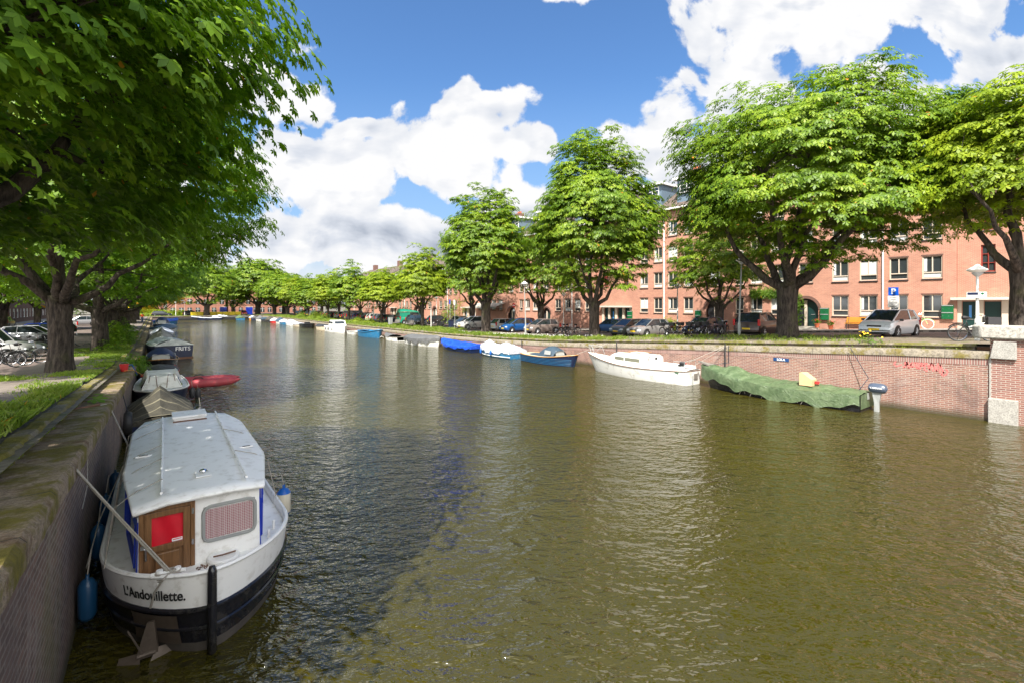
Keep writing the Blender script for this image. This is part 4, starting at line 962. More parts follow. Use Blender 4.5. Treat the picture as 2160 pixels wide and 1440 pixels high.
bush('hedge', 'long yellow-green hedge on the far shore behind the parked dark car', 'hedge', (1.5, 166.5, .9), (8, 1.0, 1.7), 3500, .3, 'leafY', seed=60)
# white flowers in the verge
rs = np.random.default_rng(77); n = 260; y = 28+rs.random(n)*10; y[:60] = 24+rs.random(60)*20; C = np.stack([25.4+rs.random(n)*1.6, y, np.interp(y, [p[0] for p in PR], [p[1] for p in PR])+.42+rs.random(n)*.12], 1)
V, F = leaves(C, rs.normal(size=C.shape), unit(rs.normal(size=C.shape)*.4+(-.5, -.3, 1)), .03+.012*rs.random(n), 5, rs, .4, 0); np_mesh('verge_flowers', V, F, M['petalw'])['kind'] = 'stuff'
# orange poppies on the ledge by the white hatchback
t = thing('wild_flowers', 'yellow flowering weed growing on the wall ledge below the white hatchback', 'flowers', (25.3, 7.3, gz(7.3)+.05)); C = rs.normal(size=(12, 3))*(.12, .2, .07)+(0, 0, .52); V, F = leaves(C, rs.normal(size=C.shape), unit(rs.normal(size=C.shape)*.5+(-.6, -.3, 1)), np.full(12, .06), 5, rs, .4, 0); np_mesh('petals', V, F, M['poppy'], t)
C = rs.normal(size=(120, 3))*(.12, .22, .1)+(0, 0, .2); V, F = leaves(C, rs.normal(size=C.shape), unit(rs.normal(size=C.shape)+(0, 0, 1)), np.full(120, .08), 3, rs); np_mesh('foliage', V, F, M['ivy'], t)


# ---------------------------------------------------------------- cars
PROF = {  # L, W, H, belt line points (x,z), greenhouse rear base, rear roof, front roof, cowl
 'hatch': (3.95, 1.70, 1.47, [(-1.97, .55), (-1.93, .86), (-1.6, .95), (.75, .93), (1.05, .90), (1.75, .74), (1.93, .60), (1.97, .42)], -1.86, -1.35, .25, 1.12),
 'tall': (3.9, 1.69, 1.53, [(-1.95, .55), (-1.92, .90), (-1.6, .99), (.95, .97), (1.3, .93), (1.75, .80), (1.92, .62), (1.95, .42)], -1.86, -1.45, .30, 1.38),
 'suv': (4.45, 1.87, 1.66, [(-2.22, .6), (-2.18, 1.0), (-1.9, 1.10), (.8, 1.08), (1.2, 1.05), (1.95, .93), (2.18, .72), (2.22, .45)], -2.1, -1.65, .30, 1.15),
 'estate': (4.6, 1.8, 1.48, [(-2.3, .55), (-2.26, .88), (-2.0, .96), (.8, .94), (1.1, .91), (2.0, .76), (2.25, .60), (2.3, .42)], -2.18, -1.75, .15, 1.05),
 'van': (4.9, 1.9, 1.97, [(-2.45, .6), (-2.43, 1.05), (-2.2, 1.14), (1.1, 1.12), (1.5, 1.08), (2.2, .88), (2.41, .66), (2.45, .42)], -2.4, -2.34, .85, 1.55),
}
def car(label, kind, col, colname, n, s, rz, group='cars parked along the sunny quay', dz=.13, gh=1.0, lamps=True, z=None):
    L, W, H, belt, gr0, gr1, gf1, gf0 = PROF[kind]; pm = paint(col, colname)
    t = thing('parked_van' if kind == 'van' else 'parked_car', label, 'van' if kind == 'van' else 'car', (n, s, (gz(s)+dz) if z is None else z), rz, group)
    xs = [p[0] for p in belt]; zs_ = [p[1] for p in belt]
    X = sorted(set(xs+[-1.2, -.6, 0, .45, 1.4])); zb = .2 if kind != 'suv' else .26
    mb = MB(); rings = []
    for x in X:
        zt = float(np.interp(x, xs, zs_)); e = abs(x)/(L/2); w_ = W/2*(1-.13*e**5); lo = zb+(.12 if e > .97 else 0)
        sd = [(w_*.90, lo), (w_*.975, lo+.10), (w_, lo+(zt-lo)*.45), (w_*.985, zt-.10 if zt-lo > .3 else lo+(zt-lo)*.7), (w_*.93, zt-.015), (w_*.5, zt+.02), (0, zt+.03)]
        rings.append([(x, y, z) for y, z in sd]+[(x, -y, z) for y, z in sd[-2::-1]])
    k = len(rings[0]); i0 = 0
    for r_ in rings: mb.v += r_
    for i in range(len(rings)-1):
        for j in range(k-1): a = i*k+j; mb.face((a, a+1, a+1+k, a+k))
        mb.face((i*k+k-1, i*k, i*k+k, i*k+k+k-1))
    mb.face(tuple(range(k))); mb.face(tuple((len(rings)-1)*k+j for j in range(k)))
    body = mb.build('body', pm, t, smooth=True, sharp=42)
    zb0, zb1 = float(np.interp(gr0, xs, zs_)), float(np.interp(gf0, xs, zs_)); wb, wt = W/2*.92, W/2*(.74 if kind != 'van' else .84); zr = H-.035
    g = MB(); B_ = [(gr0, wb*.93, zb0), (gf0, wb*.86, zb1), (gf0, -wb*.86, zb1), (gr0, -wb*.93, zb0)]; T_ = [(gr1, wt*.93, zr-.03), (gf1, wt*.94, zr), (gf1, -wt*.94, zr), (gr1, -wt*.93, zr-.03)]
    mx = (gr1+gf1)/2; Bm, Tm = (mx, wb, (zb0+zb1)/2), (mx, wt, zr+.02); Bn, Tn = (mx, -wb, (zb0+zb1)/2), (mx, -wt, zr+.02)
    g.quad(B_[0], Bm, Tm, T_[0]); g.quad(Bm, B_[1], T_[1], Tm); g.quad(B_[1], B_[2], T_[2], T_[1]); g.quad(B_[2], Bn, Tn, T_[2]); g.quad(Bn, B_[3], T_[3], Tn); g.quad(B_[3], B_[0], T_[0], T_[3])
    g.build('windows', M['carglass'], t)
    r_ = MB(); o_ = .012; top = [T_[0], Tm, T_[1], T_[2], Tn, T_[3]]
    r_.grid(lambda a, b: ((gr1-.04)+(gf1-gr1+.06)*a, (b-.5)*2*(wt+o_)*(.95+.05*math.sin(math.pi*a)), zr-.02+.055*math.sin(math.pi*min(1, max(0, a*.9+.05)))**.6*(1-.5*abs(b-.5)*2)), 6, 6).build('roof', pm, t, smooth=True, sharp=60)
    p = MB(); rr = .035
    for sg in (1, -1):
        v = lambda q, e=.008: (q[0], (q[1]+math.copysign(e, q[1]))*1.0, q[2])
        A, Bq, C_, D_ = [(q[0], abs(q[1])*sg, q[2]) for q in (B_[1], T_[1], B_[0], T_[0])]; Mb, Mt = [(q[0], abs(q[1])*sg, q[2]) for q in (Bm, Tm)]
        p.tube([v(A), v(Bq)], rr, 5); p.tube([v(Mb), v(Mt)], rr*.9, 5); p.tube([v(Bq), v(Mt), v(D_)], rr*.9, 5)
        p.tube([v(C_), v(D_)], .05, 5)
        if kind in ('hatch', 'tall', 'suv'):
            a = .30; q1 = (gr0+(mx-gr0)*a, abs(B_[0][1])*sg+(.012*sg), zb0); p.quad(v(C_, .012), q1, (gr1+(mx-gr1)*.12, D_[1]+.012*sg, D_[2]), v(D_, .012))
        if kind == 'van' and gh: p.quad(v(C_, .012), (mx+.1, abs(Bm[1])*sg+.012*sg, Bm[2]), (mx+.1, abs(Tm[1])*sg+.012*sg, Tm[2]), v(D_, .012))
    p.build('pillars', pm, t, smooth=True)
    wr = .31 if kind in ('hatch', 'tall', 'estate') else .345; ax = (L*.5-.78, -L*.5+.72)
    ar = MB()
    for x in ax:
        for sg in (1, -1): ar.lathe([(0, sg*(W/2-.005)), (wr+.055, sg*(W/2-.005)), (wr+.05, sg*(W/2-.1))], (x, 0, wr+.02), 18, 'Y')
    ar.build('wheel_arch', M['black'], body)
    for x in ax:
        for sg in (1, -1):
            wh = MB().lathe([(wr*.62, sg*(W/2-.02)), (wr*.66, sg*(W/2+.012)), (wr*.93, sg*(W/2+.012)), (wr, sg*(W/2-.02)), (wr, sg*(W/2-.2)), (0, sg*(W/2-.2))], (x, 0, wr), 20, 'Y').build('wheel', M['black'], t, smooth=True)
            rm = MB().lathe([(wr*.64, sg*(W/2+.004)), (wr*.60, sg*(W/2-.03)), (0, sg*(W/2-.03))], (x, 0, wr), 18, 'Y'); 
            for q in range(5):
                a = q*2*math.pi/5+.3; rm.tube([(x, sg*(W/2-.005), wr), (x+math.cos(a)*wr*.6, sg*(W/2-.01), wr+math.sin(a)*wr*.6)], [.035, .025], 4)
            rm.build('rim', M['rim'], wh)
    f, re = L/2, -L/2; zh = float(np.interp(f-.15, xs, zs_))-.10; zt_ = .86 if kind not in ('suv', 'van') else 1.0
    for sg in (1, -1):
        MB().box((f-.16, sg*W*.355, zh), (.30, .34, .13), 0, .75).build('headlight', M['headlight'], t, bevel=.03)
        if kind in ('van', 'suv', 'hatch', 'tall'): MB().box((re+.07, sg*W*.43, zt_), (.12, .15, .42 if kind != 'van' else .6)).build('tail_light', M['tail'], t, bevel=.02)
        else: MB().box((re+.07, sg*W*.40, zt_-.08), (.12, .30, .16)).build('tail_light', M['tail'], t, bevel=.02)
        MB().box((gf0-.42, sg*(W/2+.07), zb1+.06), (.12, .17, .12)).build('mirror', M['dark'], t, bevel=.03)
    MB().box((f-.055, 0, zh-.02), (.07, W*.40, .10)).build('grille', M['dark'], t, bevel=.01)
    MB().box((f-.045, 0, .30), (.06, W*.6, .14)).build('air_intake', M['dark'], t, bevel=.01)
    MB().box((f+.002, 0, .46), (.02, .52, .11)).build('number_plate', M['plate'], t); MB().box((re-.004, 0, .58), (.02, .52, .11)).build('number_plate', M['plate'], t)
    MB().box((0, 0, .27), (L*.8, W*.9, .2)).build('underbody', M['black'], t)
    return t
FR, TL = R(180), R(0)   # nose to the canal / tail to the canal
gc = 'cars parked along the sunny quay'
car('pale silver-white hatchback parked alone at the canal edge below the parking sign', 'tall', (.66, .69, .72), 'pale_silver_paint', 33.4, 8.7, FR+R(-6))
car('dark brown SUV with its tail to the canal behind the leaning lamp post', 'suv', (.045, .028, .025), 'dark_brown_paint', 33.8, 16.2, TL+R(5))
car('grey hatchback with teal bonnet reflections, right one of the two beside the tall oval chestnut', 'hatch', (.26, .25, .24), 'grey_beige_paint', 33.6, 25.3, FR+R(-5))
car('darker green-grey hatchback, left one of the two beside the tall oval chestnut', 'tall', (.14, .15, .14), 'green_grey_paint', 34.8, 28.4, FR)
car('navy hatchback half hidden behind the parked bicycles', 'hatch', (.015, .025, .07), 'navy_car_paint', 35.2, 21.2, FR)
tan = car('tan taupe hatchback beside the grey lamp post', 'tall', (.21, .17, .15), 'taupe_paint', 33.5, 39.2, FR+R(-4))
blu = car('bright blue small car left of the tan hatchback', 'tall', (.01, .08, .26), 'bright_blue_paint', 33.4, 43.6, FR+R(-4))
car('white and black small hatchback tucked behind the forked chestnut trunk', 'hatch', (.6, .6, .6), 'white_car_paint', 34.4, 47.2, TL)
car('red small car behind the bright blue one', 'hatch', (.5, .02, .03), 'red_car_paint', 38.6, 49, R(90))
jeep = car('white boxy jeep with a black grille left of the forked chestnut', 'suv', (.58, .58, .56), 'white_suv_paint', 33.3, 52.6, FR+R(-4))
dk = car('dark hatchback squeezed left of the white jeep', 'hatch', (.05, .06, .065), 'anthracite_paint', 33.6, 55.6, FR)
car('silver hatchback parked behind the sign post near the loose hedge', 'hatch', (.42, .43, .45), 'silver_paint', 37.5, 64, R(90))
pick = car('dark grey pickup-like SUV parked along the quay behind the benches', 'suv', (.03, .033, .035), 'charcoal_paint', 32.6, 68.5, R(-90))
car('black hatchback behind the scooter and the bicycle', 'hatch', (.02, .02, .022), 'black_car_paint', 37.5, 70.5, TL)
gv = car('tall bright green camper van behind the charcoal SUV', 'van', (.02, .27, .17), 'camper_green_paint', 34.6, 74.5, TL, gh=1)
MB().grid(lambda a, b: (-2.3+3.7*a, (b-.5)*1.62*(1-.25*a**3), 1.93+.62*math.sin(math.pi*min(.5+a*.5, 1)*1.0)**.7*(1-abs(b-.5)**3*6)), 10, 8).build('high_roof', CARC['camper_green_paint'], gv, smooth=True, sharp=60)
MB().quad((-2.30, -.8, 1.9), (-2.30, .8, 1.9), (-2.30, .55, 2.5), (-2.30, -.55, 2.5)).build('roof_end', CARC['camper_green_paint'], gv)
car('dark blue hatchback under the small chestnut right of the leaning white pole', 'hatch', (.03, .04, .08), 'ink_blue_paint', 33.6, 79, TL)
es = car('black estate car left of the leaning white pole', 'estate', (.02, .022, .028), 'black_estate_paint', 34, 82.2, TL+R(3))
car('grey-blue hatchback tail to the canal by the slim chestnut', 'hatch', (.10, .12, .15), 'grey_blue_paint', 34, 85.6, TL); car('pale silver small car behind the slim chestnut', 'tall', (.5, .5, .45), 'pale_gold_paint', 34, 89, TL)
car('black SUV behind the white cabin cruiser', 'suv', (.02, .02, .02), 'black_suv_paint', 34, 93, TL+R(3)); car('blue hatchback next to the black SUV beyond the cabin cruiser', 'hatch', (.02, .06, .25), 'royal_blue_paint', 34, 97, TL)
car('dark van-like car with orange lights behind the blue hatchback farther along', 'van', (.06, .06, .06), 'dark_grey_van_paint', 34.2, 101, TL)
cols = [((.02, .02, .022), 'black_car_paint', 'black'), ((.26, .26, .27), 'mid_grey_paint', 'mid grey'), ((.03, .035, .04), 'charcoal_paint', 'charcoal'), ((.10, .02, .02), 'maroon_paint', 'maroon'), ((.06, .07, .09), 'steel_blue_paint', 'steel blue')]
fardup = {}
for i, (s, n) in enumerate(((105, 34), (109, 34.2), (113, 34), (117, 34), (121, 34.3), (126, 33), (131, 34), (136, 34), (141, 34), (146, 33))):
    c, nm, w_ = cols[i % 5]; kd = ('hatch', 'suv', 'estate', 'suv', 'hatch')[i % 5]; lab = f'{w_} {"car" if kd != "suv" else "SUV"} far down the sunny quay, ' + ('above the small boats' if i < 5 else 'near where the shore ends')
    if (kd, nm) in fardup: dup(fardup[(kd, nm)], (n, s, gz(s)+.13), TL+.1*i, lab)
    else: fardup[(kd, nm)] = car(lab, kd, c, nm, n, s, TL+.1*i)
car('blue car parked behind the grey street trees far along the houses', 'hatch', (.03, .08, .2), 'pale_blue_paint', 38.8, 34, R(90)); 
# shaded side
gl = 'vehicles on the shaded street'
van = car('white van with dark bumper, its nose poking out beside the thick chestnut trunk', 'van', (.46, .46, .45), 'van_white_paint', -7.9, 36.8, R(-4), gl, .17, gh=0)
car('grey car nose close behind the white van', 'estate', (.12, .13, .14), 'dusk_grey_paint', -7.6, 40.2, R(0), gl, .17)
car('bright blue car behind the bicycles, left of the thick chestnut trunk', 'estate', (.01, .03, .5), 'vivid_blue_paint', -10.6, 49, R(150), gl, .17)
car('black hatchback with red tail lights at the left edge of the shaded street', 'hatch', (.02, .02, .022), 'black_car_paint', -16.2, 47, R(200), gl, .17)
car('dark blue car beyond the black hatchback on the shaded street', 'hatch', (.02, .03, .07), 'ink_blue_paint', -16.5, 55, R(190), gl, .17)
car('silver car with its nose beside the slatted bench', 'hatch', (.40, .42, .46), 'silver_paint', -8.2, 54.5, R(-12), gl, .17)
car('blue hatchback with red tail light, right of the thick chestnut trunk', 'hatch', (.01, .05, .40), 'clear_blue_paint', -9.3, 62, R(190), gl, .17)
car('dark green estate behind the blue hatchback on the shaded street', 'estate', (.02, .04, .03), 'dark_green_paint', -9.3, 70, R(190), gl, .17)
car('white hatchback farther down the shaded street', 'hatch', (.6, .6, .6), 'white_car_paint', -10.0, 82, R(185), gl, .17)
car('dark SUV by the green awning', 'suv', (.05, .06, .05), 'olive_black_paint', -16.5, 92, R(90), gl, .17)
car('grey car parked near the walker in the orange jacket', 'hatch', (.2, .2, .21), 'mid_grey_paint', -9, 97, R(180), gl, .17)
car('black saloon parked on the far shore behind the boats', 'estate', (.02, .02, .025), 'black_estate_paint', 1.2, 164.2, R(0), 'cars on the far shore', z=.94); car('dark car beside the yellow railing on the far shore', 'estate', (.03, .04, .05), 'charcoal_paint', 8.2, 166, R(10), 'cars on the far shore', z=.94)
car('red car at the right end of the yellow railing', 'hatch', (.5, .02, .02), 'red_car_paint', 21.5, 166.5, R(-90), 'cars on the far shore', z=.94)
# yellow railing on the far shore, moored deck boats etc.
t = thing('railing', 'long yellow panelled railing on the far shore', 'railing', (0, 162.2, .93)); MB().box((14, 0, .62), (12.5, .08, 1.0)).build('panel', M['yellow'], t)
mb = MB().tube([(7.7, 0, 1.6), (20.3, 0, 1.6)], .04, 6)
for k in range(9): mb.tube([(7.7+k*1.575, -.06, 0), (7.7+k*1.575, -.06, 1.62)], .05, 6)
mb.build('posts', M['dark'], t)
for n, c, l in ((23.5, 'blue', 'blue site container on the far shore'), (16.5, 'blue', 'blue tarpaulined crate behind the yellow railing')):
    t = thing('container', l, 'container', (n, 170, .93)); MB().box((0, 0, 1.9), (1.8, 1.4, 1.1)).box((0, 0, .7), (1.7, 1.3, 1.3)).build('box', M['blue'], t, bevel=.05); MB().box((0, 0, 2.5), (1.9, 1.5, .1)).build('lid', M['white'], t)

# ---------------------------------------------------------------- bicycles, scooter
def bicycle(label, n, s, rz, z=None, fr=(.02, .02, .02), fname='black_frame', group='parked bicycles', tyre='black', basket=False, box=False):
    fm = paint(fr, fname); t = thing('bicycle', label, 'bicycle', (n, s, gz(s)+.2 if z is None else z), rz, group); w_ = .34
    for x in (-.54, .54):
        a = [(x+w_*math.cos(k*math.pi/10), 0, w_+w_*math.sin(k*math.pi/10)) for k in range(21)]
        wh = MB().tube(a, .022, 6, False).build('wheel', M[tyre], t, smooth=True)
        a2 = [(x+w_*.93*math.cos(k*math.pi/10), 0, w_+w_*.93*math.sin(k*math.pi/10)) for k in range(21)]; m2 = MB().tube(a2, .012, 4, False)
        for k in range(0, 20, 2): m2.tube([(x, 0, w_), a2[k]], .0035, 3, False)
        m2.build('rim', M['chrome'], wh)
        mg = [(x+(w_+.05)*math.cos(k*math.pi/10), 0, w_+(w_+.05)*math.sin(k*math.pi/10)) for k in range(1, 9)]; MB().tube(mg, .022, 4).build('mudguard', fm, t)
    bb, st, hd_, sd = (-.12, 0, .28), (-.25, 0, .78), (.36, 0, .80), (.40, 0, .66)
    MB().tube([bb, st], .02).tube([bb, sd], .022).tube([(-.19, 0, .58), (.37, 0, .78)], .018).tube([(-.54, .05, .34), st], .012).tube([(-.54, -.05, .34), st], .012).tube([(-.54, .05, .34), bb], .014).tube([(-.54, -.05, .34), bb], .014).tube([hd_, sd, (.46, 0, .52), (.54, .05, .34)], .017).tube([(.46, 0, .52), (.54, -.05, .34)], .014).build('frame', fm, t, smooth=True)
    MB().tube([hd_, (.32, 0, 1.0), (.30, 0, 1.06)], .014).tube([(.12, .28, 1.06), (.26, .2, 1.08), (.32, 0, 1.05), (.26, -.2, 1.08), (.12, -.28, 1.06)], .014, 6).build('handlebar', M['chrome'], t, smooth=True)
    MB().tube([st, (-.28, 0, .95)], .014).build('seat_post', M['chrome'], t)
    MB().lathe([(0, -.16), (.08, -.13), (.09, -.05), (.035, .12), (0, .15)], (-.27, 0, .98), 10, 'X', ).build('saddle', M['black'], t, smooth=True)
    MB().box((-.55, 0, .76), (.38, .14, .02)).tube([(-.7, .05, .76), (-.54, .05, .36)], .008).tube([(-.7, -.05, .76), (-.54, -.05, .36)], .008).build('rack', M['dark'], t)
    MB().lathe([(0, -.012), (.09, -.012), (.09, .012), (0, .012)], (-.12, .05, .28), 14, 'Y').tube([(-.12, .08, .28), (-.05, .08, .14), (-.05, .16, .14)], .01).tube([(-.12, -.05, .28), (-.19, -.05, .42), (-.19, -.14, .42)], .01).build('crank', M['dark'], t)
    MB().tube([(-.45, .05, .3), (-.5, .2, .0)], .01).build('kickstand', M['dark'], t)
    if basket: MB().box((.56, 0, .92), (.3, .36, .24), 0, 1.15).build('basket', M['dark'], t)
    if box: MB().box((.56, 0, .86), (.42, .5, .30)).build('crate', M['dark'], t)
    return t
b0 = bicycle('pale lime green step-through bicycle against the wall below the window', 43.5, 9.7, R(-92), gz(9.7)+.26, (.45, .62, .25), 'lime_frame', None, tyre='white')
bicycle('black cargo bicycle with a crate leaning on the hooded lamp at the bridge corner', 27.6, 4.3, R(-60), None, (.02, .02, .02), 'black_frame', None, box=True)
bk = bicycle('black bicycle, rightmost of the cluster beside the dark brown SUV', 31.8, 18.6, R(165), basket=True)
for i, (n, s, a, l) in enumerate(((31.9, 19.3, 175, 'second from the right in the bicycle cluster beside the dark brown SUV'), (31.7, 20.0, 185, 'bicycle with a high handlebar amid the cluster before the navy hatchback'), (31.9, 20.7, 172, 'bicycle amid the cluster, in front of the navy hatchback door'), (31.7, 21.5, 190, 'bicycle with shiny rims near the left end of the cluster'), (31.9, 22.4, 178, 'leftmost bicycle of the cluster before the navy hatchback'), (32.3, 17.9, 190, 'bicycle nearest to the SUV tail in the cluster'))):
    dup(bk, (n, s, gz(s)+.2), R(a), l)
bk2 = bicycle('right one of the bicycles parked behind the sloop, beside the tall oval chestnut', 31.5, 32.4, R(170))
dup(bk2, (31.3, 33.3, gz(33)+.2), R(185), 'middle one of the bicycles beside the tall oval chestnut'); dup(bk2, (31.6, 34.2, gz(34)+.2), R(160), 'left one of the bicycles beside the tall oval chestnut')
bicycle('pale bicycle leaning near the forked chestnut trunk in front of the white jeep', 31.0, 49.6, R(190), None, (.35, .37, .36), 'grey_frame', None)
bicycle('white bicycle at the small chestnut by the scooter', 31.0, 62.3, R(100), None, (.5, .5, .48), 'white_frame', None)
bicycle('black bicycle behind the parapet on the bridge corner', 29.5, 2.2, R(80))
kb = bicycle('black bicycle nearest the left edge on the shaded path', -5.7, 31.2, R(20), gz(31)+.2)
dup(kb, (-5.6, 32.4, gz(32)+.2), R(5), 'black bicycle right of the nearest one, before the white van'); dup(kb, (-5.2, 33.4, gz(33)+.2), R(12), 'bicycle with cream mudguard right before the white van bumper')
bicycle('turquoise framed bicycle behind the white van bonnet', -7.2, 43.0, R(40), gz(43)+.2, (.01, .35, .25), 'turquoise_frame'); dup(kb, (-6.6, 44.6, gz(44)+.2), R(60), 'black bicycle beside the turquoise one'); dup(kb, (-6.0, 46, gz(46)+.2), R(-20), 'bicycle leaning left of the thick chestnut trunk'); dup(kb, (-5.2, 49, gz(49)+.2), R(-10), 'bicycle just right of the thick chestnut trunk by the silver car')
t = thing('scooter', 'black motor scooter parked by the small chestnut and the white post', 'scooter', (31.3, 58.2, gz(58)+.14), R(100))
for x in (-.6, .6): MB().lathe([(.12, -.05), (.20, -.06), (.24, -.03), (.24, .03), (.20, .06), (.12, .05)], (x, 0, .24), 16, 'Y').build('wheel', M['black'], t, smooth=True)
MB().prism([(-.85, -.14, .55), (-.7, -.14, .80), (.0, -.14, .76), (.08, -.14, .42), (.42, -.14, .34), (.5, -.14, .98), (.6, -.14, .98), (.66, -.14, .38), (.3, -.14, .24), (-.3, -.14, .28)], (0, .28, 0)).build('body', M['black'], t, bevel=.03)
MB().box((-.38, 0, .84), (.7, .26, .09)).build('seat', M['dark'], t, bevel=.03); MB().tube([(.48, .32, 1.08), (.54, 0, 1.03), (.48, -.32, 1.08)], .018).build('handlebar', M['chrome'], t)
MB().lathe([(0, .0), (.07, .01), (.08, .05)], (.60, 0, .95), 10, 'X').build('headlight', M['headlight'], t)

# ---------------------------------------------------------------- person
t = thing('person', 'person in an orange jacket and jeans walking on the shaded quay', 'person', (-1.95, 104, gz(104)+.2), R(200))
def skin_body(parent, name, m_, verts, edges, rad):
    me = bpy.data.meshes.new(name); me.from_pydata(verts, edges, []); o = bpy.data.objects.new(name, me); COL.objects.link(o); o.parent = parent
    md = o.modifiers.new('skin', 'SKIN'); md.use_smooth_shade = True
    for i, r in enumerate(rad): me.skin_vertices[0].data[i].radius = (r, r)
    me.skin_vertices[0].data[0].use_root = True
    o.modifiers.new('sub', 'SUBSURF').levels = 1; me.materials.append(m_)
    dg = bpy.context.evaluated_depsgraph_get(); m2 = bpy.data.meshes.new_from_object(o.evaluated_get(dg)); o.modifiers.clear(); o.data = m2; m2.name = name
    if not m2.materials: m2.materials.append(m_)
    return o
Vb = [(0, 0, .95), (0, 0, 1.2), (0, 0, 1.42), (0, 0, 1.52), (0, .02, 1.64), (0, .02, 1.72), (.09, 0, .88), (.10, .12, .5), (.10, .02, .08), (.10, .16, .03), (-.09, 0, .88), (-.10, -.08, .5), (-.10, -.25, .1), (-.10, -.12, .03), (.2, 0, 1.4), (.27, -.05, 1.13), (.27, .08, .92), (-.2, 0, 1.4), (-.27, .08, 1.13), (-.26, .2, .95)]
Eb = [(0, 1), (1, 2), (2, 3), (3, 4), (4, 5), (0, 6), (6, 7), (7, 8), (8, 9), (0, 10), (10, 11), (11, 12), (12, 13), (2, 14), (14, 15), (15, 16), (2, 17), (17, 18), (18, 19)]
Rb = [.14, .13, .14, .055, .09, .08, .09, .065, .045, .035, .09, .065, .045, .035, .065, .045, .03, .065, .045, .03]
skin_body(t, 'body', M['skin'], Vb, Eb, Rb)
skin_body(t, 'jacket', M['orangec'], [Vb[i] for i in (0, 1, 2, 14, 15, 17, 18)], [(0, 1), (1, 2), (2, 3), (3, 4), (2, 5), (5, 6)], [.17, .165, .165, .085, .065, .085, .065])
skin_body(t, 'trousers', M['jeans'], [Vb[i] for i in (0, 6, 7, 8, 10, 11, 12)], [(0, 1), (1, 2), (2, 3), (0, 4), (4, 5), (5, 6)], [.15, .105, .085, .065, .105, .085, .065])
MB().lathe([(0, .10), (.085, .06), (.105, 0), (.09, -.04)], (0, .0, 1.70), 12).build('hair', M['dark'], t, smooth=True)

